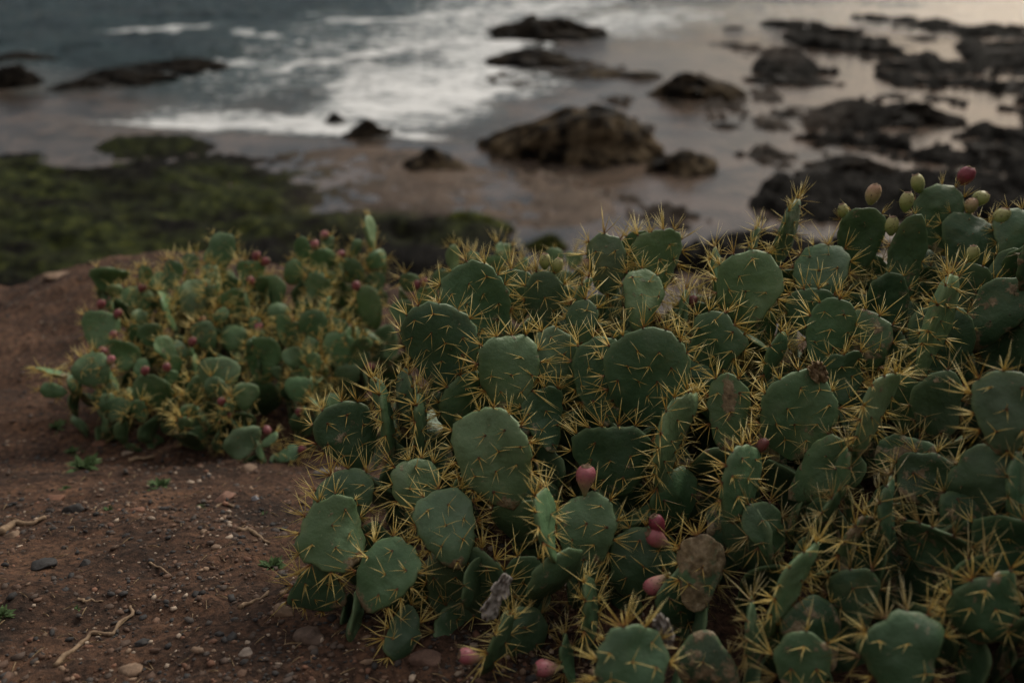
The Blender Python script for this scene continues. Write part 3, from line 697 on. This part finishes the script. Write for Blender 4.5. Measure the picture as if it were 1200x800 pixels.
# tall fruiting plant
for a in [
 (876, 338, 80, 90, 2, -8, 2.62, LIT_TINT), (960, 322, 70, 76, -2, 8, 2.70), (1008, 286, 58, 88, 4, -10, 2.80, SHADE_TINT, 0, .6), (1106, 254, 70, 92, -2, 4, 2.86, SHADE_TINT, 0, .6),
 (1136, 284, 78, 72, 22, 0, 2.82, SHADE_TINT, 0, .6), (1190, 276, 62, 66, 16, 14, 2.78, (1, 1, 1), 0, .7), (1190, 328, 62, 84, 4, -14, 2.70, SHADE_TINT, 0, .4), (926, 272, 20, 88, 16, 72, 2.82),
 (883, 288, 16, 56, 16, 72, 2.78), (839, 318, 16, 54, -10, 70, 2.74), (967, 388, 58, 84, 14, 12, 2.55), (952, 364, 62, 64, -6, -14, 2.64, SHADE_TINT), (908, 420, 26, 62, 4, 60, 2.48),
 (1060, 306, 42, 116, -2, 36, 2.74, (1, 1, 1), .02, .6), (1138, 352, 60, 86, 4, -12, 2.66, SHADE_TINT), (1104, 408, 78, 92, 6, 10, 2.52, SHADE_TINT, 0, .6), (1010, 404, 66, 80, 6, -6, 2.56, (.9, .85, .8), .13, .9),
 (1045, 352, 60, 80, -10, 20, 2.66, SHADE_TINT, .03, .5), (1100, 382, 30, 132, 16, 72, 2.36, LIT_TINT), (1180, 400, 70, 90, 10, -20, 2.60, SHADE_TINT, .03, .4), (985, 440, 60, 70, -16, 20, 2.5, SHADE_TINT)]:
    hero(B, *a[:7], tint=a[7] if len(a) > 7 else (1, 1, 1), cork=a[8] if len(a) > 8 else 0, spines=a[9] if len(a) > 9 else 1.)
for i in range(26):                     # older, shade-tinted pads behind, closing the view through the plant
    a_ = B.g.uniform(790, 1230); b_ = B.g.uniform(float(np.interp(a_, [790, 850, 900, 1000, 1100, 1230], [395, 372, 352, 325, 305, 300])), 470)
    hero(B, a_, b_, B.g.uniform(55, 78), B.g.uniform(66, 90), B.g.normal(0, 18), B.g.normal(0, 26), float(np.interp(b_, [300, 470], [2.98, 2.66])), tint=SHADE_TINT, cork=B.g.uniform(0, .1), is_hero=False, old=.55)
for i in range(40):                     # unseen tall stand added outside the frame to shade the lower right
    b_ = B.g.uniform(-160, 330); a_ = B.g.uniform(1370 if b_ < 240 else 1280, 1700)
    hero(B, a_, b_, B.g.uniform(95, 120), B.g.uniform(110, 135), B.g.normal(0, 22), B.g.normal(0, 45), B.g.uniform(2.5, 3.1), tint=(.9, .95, .9), is_hero=False, old=.6)
for i in range(16):  # more unseen pads added closer in, to cast shade on the lower right
    hero(B, B.g.uniform(1290, 1430), B.g.uniform(90, 420), B.g.uniform(85, 105), B.g.uniform(100, 125), B.g.normal(6, 14), B.g.normal(0, 40), B.g.uniform(2.25, 2.6), tint=(.9, .95, .9), is_hero=False, old=.6)
# shaded front right plant
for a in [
 (932, 488, 92, 112, 0, 4, 2.28), (866, 562, 46, 106, 10, 44, 2.12), (926, 690, 28, 132, 16, 70, 1.92, LIT_TINT), (1026, 480, 30, 116, 18, 68, 2.10, LIT_TINT),
 (1180, 486, 70, 108, -4, 16, 1.92), (1100, 475, 64, 84, -10, 10, 2.2, SHADE_TINT, .04, .9), (1146, 606, 96, 76, 8, 12, 2.02, SHADE_TINT, .06, .9), (1098, 634, 84, 72, -10, -6, 1.98, SHADE_TINT, .05, .9), (1062, 768, 110, 108, 2, 4, 1.74, SHADE_TINT, .02, 1.),
 (965, 602, 26, 78, 26, 62, 2.06, SHADE_TINT), (1000, 636, 22, 84, 16, 64, 2.0, (.9, .8, .7), .15, .9), (897, 622, 48, 80, -26, 36, 2.1, SHADE_TINT), (1060, 540, 70, 74, 10, -10, 2.14, SHADE_TINT, .10, .9),
 (830, 780, 84, 70, 60, 20, 1.9, SHADE_TINT, .14, .9), (940, 780, 70, 80, 6, 20, 1.82, SHADE_TINT, .10, .9), (1160, 720, 80, 92, 0, 20, 1.80, SHADE_TINT, .06, .9), (1000, 700, 66, 90, -10, 30, 1.95, SHADE_TINT, .05, .9),
 (1040, 600, 24, 96, -12, 70, 2.02, SHADE_TINT, .04), (1120, 690, 24, 100, 14, 68, 1.88, SHADE_TINT, .04), (1190, 570, 24, 100, -8, 66, 1.96, SHADE_TINT, .04), (985, 560, 22, 90, 8, -66, 2.1, SHADE_TINT, .04), (880, 740, 24, 90, -10, 66, 1.9, SHADE_TINT, .06)]:
    hero(C, *a[:7], tint=a[7] if len(a) > 7 else (1, 1, 1), cork=a[8] if len(a) > 8 else 0, spines=a[9] if len(a) > 9 else 1., old=.45 if len(a) > 7 and a[7] is SHADE_TINT else 1., is_hero=not (len(a) > 7 and a[7] is SHADE_TINT and a[6] > 1.85))  # pads with the dark shade tint get dulled spines too
hero(C, 1085, 560, 80, 66, 20, 10, 2.1, tint=SHADE_TINT, cork=.1, spines=.9); hero(C, 1180, 640, 80, 90, -8, 14, 1.95, tint=SHADE_TINT, cork=.03, spines=.8); hero(C, 960, 745, 70, 90, -20, 40, 1.92, tint=SHADE_TINT, cork=.1, spines=.8)
hero(C, 820, 668, 58, 98, 8, 24, 2.06, tint=(1, 1, 1), cork=.24, spines=.9, old=.4, shr=.12, lab='dried tan pad with cracked corky skin')

for i in range(26):  # unseen pads added past the right edge to darken the lower right
    a_ = C.g.uniform(1225, 1560); b_ = C.g.uniform(300, 860)
    hero(C, a_, b_, C.g.uniform(80, 110), C.g.uniform(95, 130), C.g.normal(0, 22), C.g.normal(0, 40), float(np.interp(b_, [300, 500, 700, 860], [2.5, 2.05, 1.75, 1.6])) + C.g.normal(0, .06), tint=SHADE_TINT, is_hero=False, old=.5)
# fruits on the near plants: px, py (centre), length px, lean, kind, depth
def fr(pl, px, py, lp, lean, kind, d, fat=.72, tilt=10, far=False):
    L = .9 * lp * d / F; ax = unit(math.cos(R(lean)) * UPT(tilt) + math.sin(R(lean)) * RIGHT)
    b = P(px, py, d) - ax * L * .5; bx, by = proj(*b); best = None
    ts = np.radians(np.arange(-100, 101, 10))
    for (q, a_, PL, PW, M3) in pl.pads:                     # sit it on the nearest pad rim
        if np.linalg.norm(q - b) > .5: continue
        O_ = a_ * (np.cos(ts) * .46 * PL)[:, None] + M3[:, 0] * (np.sin(ts) * PW * .5)[:, None]; W_ = q + a_ * .54 * PL + O_
        u_, v_ = proj(W_[:, 0], W_[:, 1], W_[:, 2]); e_ = np.hypot(u_ - bx, v_ - by) + 90 * np.abs((W_ - b) @ FWD) * (.25 if far else 1); k_ = int(np.argmin(e_))
        if best is None or e_[k_] < best[0]: best = (e_[k_], W_[k_], unit(O_[k_]))
    if best and best[0] < (60 if far else 44): b = best[1] - best[2] * .003; ax = unit(best[2] * (.8 if far else .35) + ax)
    pl.fruit(b, ax, L, L * fat, kind)
for a in [(637, 311, 20, -6, 'green', 2.66), (652, 311, 20, 8, 'green', 2.66), (769, 376, 18, -20, 'dried', 2.60), (809, 353, 18, 10, 'dried', 2.62), (686, 567, 40, 0, 'pink', 2.20, .66),
          (783, 608, 38, -46, 'purple', 2.08, .58), (782, 626, 42, -76, 'pink', 2.05, .6), (779, 684, 40, -150, 'pink', 2.06, .62), (547, 778, 36, -68, 'pink', 2.0, .6), (634, 782, 40, -84, 'pink', 1.98, .6), (706, 318, 16, 10, 'tan', 2.72)]:
    fr(A, *a)
for a in [(991, 246, 20, -14, 'green', 2.80), (1021, 233, 26, 8, 'tan', 2.80), (1073, 214, 24, -14, 'green', 2.86), (1060, 238, 24, 0, 'green', 2.80), (1052, 266, 24, 6, 'green', 2.74),
          (1133, 206, 24, 10, 'purple', 2.86, .9), (1152, 228, 22, 30, 'green', 2.84, .9), (1137, 241, 20, 16, 'tan', 2.78, .9), (1181, 251, 24, -6, 'green', 2.80, .9), (1136, 297, 24, -8, 'green', 2.64)]:
    fr(B, *a)
fr(C, 901, 518, 20, 20, 'dried', 2.2)

# far left mound (region coordinates are photo pixels / 2.5)
g = D.g
def far_pad(pl, X_, Y_, w_, h_, rot=None, d=None, tint=None):
    px_, py_ = X_ / 2.5, 240 + Y_ / 2.5
    if d is None: d = np.interp(py_, [275, 340, 420, 480, 540], [4.45, 4.2, 3.9, 3.72, 3.55]) + pl.g.normal(0, .05)
    thin = w_ < 36
    hero(pl, px_, py_, w_ / 2.5 * 1.05, h_ / 2.5 * 1.12, pl.g.normal(0, 14) if rot is None else rot, 64 if thin else pl.g.normal(0, 24), d, spines=.85 if pl.g.uniform() < .45 else .62, tint=tint or tuple(np.array((1.15, 1.15, 1.0)) * pl.g.uniform(.85, 1.2)), is_hero=False)
for a in [(325, 215, 110, 80), (575, 280, 105, 120), (650, 140, 80, 120), (770, 450, 110, 130), (920, 365, 85, 100), (990, 430, 100, 110), (1085, 300, 75, 130), (945, 165, 80, 80), (1010, 190, 90, 70),
          (885, 140, 50, 90), (1090, 90, 30, 100), (1105, 160, 60, 60), (800, 255, 80, 100), (735, 200, 80, 70), (400, 300, 110, 130), (290, 365, 110, 110), (445, 380, 80, 70), (490, 310, 30, 120, -15),
          (640, 510, 120, 120), (575, 550, 80, 100), (720, 560, 80, 80), (880, 545, 100, 70), (450, 550, 110, 100), (270, 490, 110, 90), (150, 490, 55, 90, -78), (155, 545, 48, 85, -84), (330, 600, 85, 70),
          (405, 600, 50, 70), (310, 490, 30, 110, -35), (655, 620, 50, 90), (710, 700, 130, 80), (840, 730, 50, 70, 70), (600, 380, 70, 90), (680, 390, 80, 80), (620, 240, 60, 90), (690, 290, 90, 90),
          (505, 200, 60, 80), (430, 210, 50, 60), (470, 230, 60, 70), (840, 370, 60, 100), (960, 300, 25, 70), (1000, 360, 40, 60), (930, 240, 80, 70), (1020, 500, 80, 60), (930, 480, 60, 80), (550, 620, 60, 70),
          (360, 440, 90, 90), (820, 320, 70, 60), (520, 440, 80, 80), (1050, 420, 60, 90), (960, 120, 40, 60), (1040, 130, 40, 70), (860, 200, 60, 70), (560, 170, 50, 60), (790, 690, 40, 60, 50)]:
    far_pad(D, *a)
for i in range(64):
    X_ = g.uniform(280, 1140); lo_ = np.interp(X_, [200, 300, 600, 900, 1140], [330, 200, 150, 130, 120]); hi_ = np.interp(X_, [200, 450, 700, 900, 1140], [560, 640, 700, 640, 520])
    w_ = g.uniform(30, 64); far_pad(D, X_, g.uniform(lo_, hi_), w_ if g.uniform() < .7 else 30, w_ * g.uniform(1.0, 1.45), g.normal(0, 26), tint=tuple(np.array((1.1, 1.08, .94)) * g.uniform(.75, 1.25)))
for X_, Y_ in [(405, 235), (340, 275), (235, 295), (295, 290), (740, 160), (770, 170), (820, 130), (920, 115), (965, 100), (1000, 145), (1010, 235), (1040, 230), (745, 225), (545, 215), (600, 340), (550, 355), (335, 325),
               (325, 425), (340, 395), (320, 455), (220, 395), (490, 475), (575, 487), (690, 482), (830, 515), (795, 525), (640, 565), (530, 570), (670, 600), (770, 655), (895, 720), (880, 605), (1060, 435), (1095, 470),
               (570, 395), (485, 410), (425, 465), (750, 355), (1070, 230), (195, 465), (600, 665), (860, 785)]:
    py_ = 240 + Y_ / 2.5
    if g.uniform() < .25: continue
    fr(D, X_ / 2.5, py_, 13, g.normal(0, 25), 'red' if g.uniform() < .8 else 'pink', float(np.interp(py_, [275, 340, 420, 480, 540], [4.40, 4.14, 3.82, 3.64, 3.46])), .85, far=True)
for a in [(1330, 130, 62, 110), (1440, 150, 75, 90), (1520, 150, 95, 80), (1625, 120, 70, 70), (1400, 190, 90, 90), (1475, 110, 50, 80), (1200, 195, 80, 70), (1250, 240, 80, 80), (1575, 170, 70, 80), (1680, 130, 60, 60), (1300, 190, 80, 80), (1380, 130, 50, 70), (1650, 190, 80, 80), (1180, 280, 90, 80), (1280, 300, 90, 90)]:
    a = (a[0], a[1] + 32, a[2] * .85, a[3] * .8)
    far_pad(E, *a, d=3.9 + .0 * a[0], tint=(1.3, 1.22, .95))
fr(E, 484, 328, 13, 0, 'red', 3.8); fr(E, 498, 332, 13, 20, 'pink', 3.8)
# old pads, tint darkened for shade, filling the inside of the near thicket
g = np.random.default_rng(77); nfill = 0
for it in range(6000):
    if nfill >= 130: break
    x, y = g.uniform(-.45, 1.75), g.uniform(1.35, 3.0); gz = Gs(x, y); L = g.uniform(.12, .19); zb = gz + g.uniform(-.02, .22)
    ax = unit(np.array([g.normal(0, .45), g.normal(.1, .35), 1.])); top = np.array([x, y, zb]) + ax * L
    a_, b_ = proj(*top); dd = float((top - CAM) @ FWD); lim = np.interp(b_, [240, 330, 430, 530, 620, 690, 780], [2.95, 2.78, 2.56, 2.42, 2.32, 2.22, 2.0]) - (.18 if a_ > 850 else 0)
    if dd < lim or a_ < np.interp(b_, [300, 400, 480, 560, 640, 700, 760, 800], [700, 520, 440, 400, 400, 430, 520, 560]) or a_ > 1290 or b_ < 400: continue
    pl = A if a_ < 850 else (B if b_ < 470 else C); nfill += 1
    n = np.array([g.normal(0, 1), -abs(g.normal(.7, .5)), g.normal(.1, .3)])
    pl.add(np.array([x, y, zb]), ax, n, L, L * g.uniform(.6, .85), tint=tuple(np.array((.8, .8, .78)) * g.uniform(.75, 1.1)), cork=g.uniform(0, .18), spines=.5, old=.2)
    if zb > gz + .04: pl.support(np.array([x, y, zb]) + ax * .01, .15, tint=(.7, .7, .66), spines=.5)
print('fill', nfill)
for p_ in (A, B, C, D, E): p_.finish(); print(len(p_.pads))

# ------------------------------------------------------------------ things lying on the soil
def on_ground(px, py):
    v = FWD + (px - 600) / F * RIGHT + (400 - py) / F * UP
    t = 1.0
    for i in range(400):
        q = CAM + v * t
        if q[2] < float(gbase(q[0:1], q[1:2])[0]): break
        t += .02
    q = CAM + v * t; q[2] = Gs(q[0], q[1]); return q, t
def stone_mesh(a, b, h, seed, tint, sub=3, name='stone', angular=.35):
    v, f = ICO[sub]; v = v.copy()
    n = fbm(v[:, 0] * 1.4 + seed, v[:, 1] * 1.4, v[:, 2] * 1.4, 3, seed % 50, .5, True)
    v = v * (1 + angular * (n - .1))[:, None]; 
    g = np.random.default_rng(seed)
    for k in range(7):
        d_ = unit(g.normal(0, 1, 3)); lim_ = g.uniform(.62, .9); e_ = v @ d_; v = v - np.clip(e_ - lim_, 0, 9)[:, None] * d_ * .9
    return mesh(name, v * np.array([a, b, h]), f, M_stone, {'tint': np.tile(np.array(tint), (len(v), 1))}, smooth=False)
GREY, DARK, RUST, PALE, TAN = (.10, .09, .08), (.030, .029, .030), (.15, .075, .048), (.30, .24, .19), (.19, .13, .09)
STONES = [
 (332, 708, 30, 26, TAN, 'tan stone touching the lowest pad of the big spiny cactus'), (362, 742, 44, 34, (.10, .07, .055), 'rounded brown stone half under the big spiny cactus'),
 (138, 271, 26, 12, PALE, 'pale flat stone standing on the lip of the soil bank'), (90, 302, 28, 11, PALE, 'pale flat stone lying a little below the lip of the bank'), (68, 322, 42, 12, TAN, 'long tan slab crowning the left end of the soil bank'),
 (160, 293, 34, 12, TAN, 'low tan rock on the bank behind the red fruited mound'), (86, 594, 28, 22, DARK, 'dark angular rock in the soil with a rusty slab behind'), (62, 578, 32, 9, RUST, 'thin rusty slab leaning against the dark angular rock'),
 (12, 618, 26, 14, TAN, 'tan cobble at the end of the buried root'), (118, 513, 22, 12, RUST, 'reddish stone on bare soil before the red fruited mound'), (172, 510, 22, 11, GREY, 'grey stone on bare soil before the red fruited mound'),
 (222, 561, 18, 10, PALE, 'pale pebble beside the green weed tuft'), (264, 584, 32, 14, (.20, .11, .08), 'flat pinkish slab half sunk in the soil'), (292, 549, 26, 14, TAN, 'tan stone under the edge of the red fruited mound'),
 (376, 551, 30, 16, GREY, 'grey stone between the red fruited mound and the big spiny cactus'), (165, 744, 20, 15, DARK, 'black rounded pebble by the twisted dry twig'), (150, 781, 36, 12, TAN, 'flat tan stone half buried below the twisted twig'),
 (290, 754, 10, 8, PALE, 'small white pebble among dark gravel'), (258, 745, 13, 11, DARK, 'small black angular pebble beside the white one'), (100, 654, 20, 11, DARK, 'black flat pebble on open soil above the forked twig'),
 (160, 596, 22, 9, RUST, 'small rusty flake of rock near a tiny weed'), (300, 588, 12, 9, (.20, .21, .24), 'bluish grey pebble on the soil right of the pink slab'), (48, 655, 40, 12, DARK, 'broad dark stone almost flush with the soil'),
 (150, 528, 16, 8, PALE, 'buff pebble between rusty and grey stones'), (290, 770, 22, 7, (.24, .2, .17), 'thin pale flake lying on dark gravel'), (1192, 372, 22, 26, (.30, .24, .22), 'pale pinkish rock behind the fruiting cactus'),
 (420, 700, 40, 26, (.09, .07, .055), 'brown stone in the shade under the big spiny cactus'), (500, 770, 50, 24, (.10, .06, .045), 'reddish clod under the front of the big spiny cactus'),
]
for k, (px_, py_, wp, hp, t, lab) in enumerate(STONES):
    q, d = on_ground(px_, py_ + hp * .3)
    a = wp / F * d / 2 * .8; h = max(.5 * a * .5, hp / F * d * .42)
    o = ob('stone', stone_mesh(a, a * .8, h, k * 7 + 3, t, 3), label=lab, cat='stone'); o.location = q + np.array([0, 0, h * .02]); o.rotation_euler = (random.uniform(-.2, .2), random.uniform(-.2, .2), random.uniform(-.5, .5))

def tube(path, rad, segs=7, seed=0):
    g = np.random.default_rng(seed); path = np.array(path, float); n = len(path); V = []
    for i in range(n):
        t = unit(path[min(i + 1, n - 1)] - path[max(i - 1, 0)]); u = unit(np.cross(t, [0, 0, 1.])); w_ = np.cross(t, u)
        r = rad[i] * g.uniform(.8, 1.2)
        for j in range(segs):
            a = j * math.tau / segs; V.append(path[i] + (u * math.cos(a) + w_ * math.sin(a)) * r * g.uniform(.85, 1.15))
    Fc = [(i * segs + j, i * segs + (j + 1) % segs, (i + 1) * segs + (j + 1) % segs, (i + 1) * segs + j) for i in range(n - 1) for j in range(segs)]
    Fc += [tuple(range(segs))[::-1], tuple((n - 1) * segs + j for j in range(segs))]
    return np.array(V), Fc
TWIGS = [
 ([(66, 780), (84, 764), (92, 752), (108, 738), (128, 734), (140, 722), (152, 712), (153, 698)], 3.0, 'thick twisted dry twig lying on the soil below the tiny weed'),
 ([(92, 692), (96, 700), (104, 694), (116, 698)], 1.8, 'thin forked dry twig above the thick twisted one'),
 ([(278, 705), (290, 698), (304, 696), (314, 690)], 3, 'straight tan stick pointing at the tan stone'),
 ([(278, 628), (292, 624), (304, 630), (314, 638)], 2.6, 'short curved dry stick beside the weed next to the spiny cactus'),
 ([(0, 622), (18, 610), (38, 608), (52, 604)], 4, 'half buried tan root near the left cobble'),
 ([(150, 537), (166, 535), (182, 532)], 3, 'dry brown stem lying behind the weed tuft'),
 ([(176, 656), (186, 662), (198, 668)], 1.4, 'hair thin dry stem on the open soil'),
 ([(250, 595), (262, 592), (274, 594)], 2, 'short pale stick beneath the flat pinkish slab'),
]
for k, (pts, rp, lab) in enumerate(TWIGS):
    P3 = []; ds = []
    for (a_, b_) in pts:
        q, d = on_ground(a_, b_); q[2] += rp / F * d * .6; P3.append(q); ds.append(d)
    P3 = np.array(P3); tt = np.linspace(0, len(pts) - 1, len(pts) * 4)
    path = np.stack([np.interp(tt, range(len(pts)), P3[:, i]) for i in range(3)], 1)
    path = path + np.stack([fbm(tt * 1.3 + 9 * k, tt * 0 + i, 0, 2, 70 + i) for i in range(3)], 1) * np.array([.008, .008, .004])
    r = rp / F * np.mean(ds) * np.linspace(1.05, .6, len(tt))
    V, Fc = tube(path, r, 7, k); ob('twig', mesh('twig', V - path[0], Fc, M_wood), label=lab, cat='twig', group='dry twigs on the soil').location = path[0]

def weed(px_, py_, wp, lab, n=70):
    q, d = on_ground(px_, py_); r = wp / F * d / 2; g = np.random.default_rng(int(px_ * 7 + py_)); V = []; Fc = []
    for i in range(n):
        a = g.uniform(0, math.tau); e = g.uniform(.15, 1.25); L = r * g.uniform(.5, 1.05); rr = r * g.uniform(0, .25)
        d0 = np.array([math.cos(a) * math.cos(e), math.sin(a) * math.cos(e), math.sin(e) * .8]); s0 = np.array([-math.sin(a), math.cos(a), g.normal(0, .3)]) * L * g.uniform(.09, .17)
        b = np.array([math.cos(a) * rr, math.sin(a) * rr, -.003]); m1 = b + d0 * L * .55; tip = b + d0 * L - np.array([0, 0, .25 * L * g.uniform(0, 1)])
        k = len(V); V += [b - s0 * .3, b + s0 * .3, m1 + s0, tip, m1 - s0]; Fc += [(k, k + 1, k + 2, k + 4), (k + 4, k + 2, k + 3)]
    ob('weed', mesh('weed', np.array(V), Fc, M_weed, smooth=False), label=lab, cat='weed', group='small weeds on the soil').location = q
for a in [(188, 572, 34, 'round green weed tuft beside the pale pebble'), (318, 658, 36, 'leafy green weed beside the big spiny cactus', 110), (100, 548, 44, 'low spreading weed behind the dark angular rock'), (90, 710, 14, 'tiny seedling beside the thin forked twig', 24),
          (2, 722, 34, 'dark weed clump at the end of the open soil'), (128, 603, 18, 'small weed near the rusty flake of rock', 30), (76, 571, 16, 'small weed behind the rusty slab', 30), (235, 596, 16, 'small weed left of the flat pinkish slab', 30),
          (85, 528, 26, 'sparse weed on bare soil beside reddish stone', 30), (310, 604, 14, 'seedling by the bluish grey pebble', 24), (66, 500, 30, 'faint weed patch at the foot of the red fruited mound', 40)]:
    weed(*a)

# gravel and dry litter
gv, gf, gt, n0 = [], [], [], 0
base = [(ICO[1][0] * (1 + .32 * np.random.default_rng(k).normal(0, 1, (len(ICO[1][0]), 1)).clip(-1, 1))) for k in range(12)]
pal = np.array([DARK, DARK, DARK, (.05, .042, .038), (.05, .042, .038), (.07, .05, .04), (.07, .05, .04), (.085, .055, .04), (.10, .06, .042), (.12, .07, .047), (.12, .07, .047), TAN, RUST, PALE])
N = 26000
u = rng.uniform(0, 1, N); yy = 1.42 + 3.9 * u ** 1.35; xx = rng.uniform(-1, .35, N); xx = np.where(xx < 0, xx * (yy * .62 + .3), xx)
dens = fbm(xx * 2.5, yy * 2.5, 0, 3, 81); keep = dens + rng.uniform(-.5, .6, N) > -.05; xx, yy = xx[keep], yy[keep]; zz = G(xx, yy)
sz = .0016 + .0026 * rng.exponential(1, len(xx)); sz = np.minimum(sz, .011)
for x, y, z, s in zip(xx, yy, zz, sz):
    v = base[int(rng.integers(12))] * np.array([s * rng.uniform(.8, 1.5), s * rng.uniform(.7, 1.1), s * rng.uniform(.4, .8)])
    a = rng.uniform(0, 6.28); c, q = math.cos(a), math.sin(a); v = np.stack([v[:, 0] * c - v[:, 1] * q, v[:, 0] * q + v[:, 1] * c, v[:, 2]], 1)
    gv.append(v + (x, y, z + s * .12)); gf.append(ICO[1][1] + n0); n0 += len(v); gt.append(np.tile(pal[int(rng.integers(len(pal)))] * rng.uniform(.7, 1.3), (len(v), 1)))
ob('gravel', mesh('gravel', np.concatenate(gv), np.concatenate(gf), M_stone, {'tint': np.concatenate(gt)}, smooth=False), label='loose dark and rusty gravel scattered over the red soil', cat='gravel', kind='stuff')
V = []; Fc = []
for i in range(600):
    y = 1.42 + 2.6 * rng.uniform() ** 1.5; x = rng.uniform(-1, .3); x = x * (y * .62 + .3) if x < 0 else x * 2
    a = rng.uniform(0, 6.28); L = rng.uniform(.008, .04); d = np.array([math.cos(a), math.sin(a)]) * L; s = np.array([-d[1], d[0]]) / L * .0009
    b = np.array([x, y]); pts = [b - s, b + s, b + d + s * .4, b + d - s * .4, b + d * .5]
    k = len(V); z0 = z1 = Gs(*pts[4]); h = .003
    V += [(*pts[0], z0 + h), (*pts[1], z0 + h), (*pts[2], z1 + h), (*pts[3], z1 + h), (*pts[4], (z0 + z1) / 2 + h + .004)]
    Fc += [(k, k + 1, k + 4), (k + 1, k + 2, k + 4), (k + 2, k + 3, k + 4), (k + 3, k, k + 4)]
ob('dry_litter', mesh('dry_litter', np.array(V), Fc, M_straw, smooth=False), label='bits of dry straw and fallen spines strewn on the soil', cat='litter', kind='stuff')

# bleached scraps caught in the cactus
def scrap(px_, py_, wp, hp, rot, d, lab, mat=M_husk, seed=1, name='dried_husk'):
    n1, n2 = 9, 22; U, V_ = np.meshgrid(np.linspace(-1, 1, n1), np.linspace(-1, 1, n2), indexing='ij'); s = d / F
    ed = 1 + .35 * fbm(V_ * 3 + seed, U * 0, 0, 3, seed)
    x = U * wp / 2 * s * ed * (1 - .5 * np.abs(V_) ** 3); y = V_ * hp / 2 * s
    z = .03 * fbm(U * 2.2 + seed, V_ * 5, 0, 4, seed + 3, .6, True) + .008 * U * U
    c = P(px_, py_, d); a = R(rot); ax = math.cos(a) * UP + math.sin(a) * RIGHT; xx_ = math.cos(a) * RIGHT - math.sin(a) * UP
    pts = x[..., None] * xx_ + y[..., None] * ax - z[..., None] * FWD
    m = mesh(name, pts.reshape(-1, 3), grid_faces(n1, n2), mat)
    o = ob(name, m, label=lab, cat='husk'); o.location = c
    md = o.modifiers.new('thick', 'SOLIDIFY'); md.thickness = .003
scrap(582, 698, 20, 60, 26, 2.08, 'crumpled bleached scrap of dead cactus skin hanging in the dark under the pads')
scrap(957, 436, 26, 20, 60, 2.26, 'dry tan leaf caught on the rim of a pad', M_straw, 4)
scrap(776, 735, 34, 20, 70, 1.82, 'grey ragged husk at the tip of the lowest front pad', M_husk, 7)
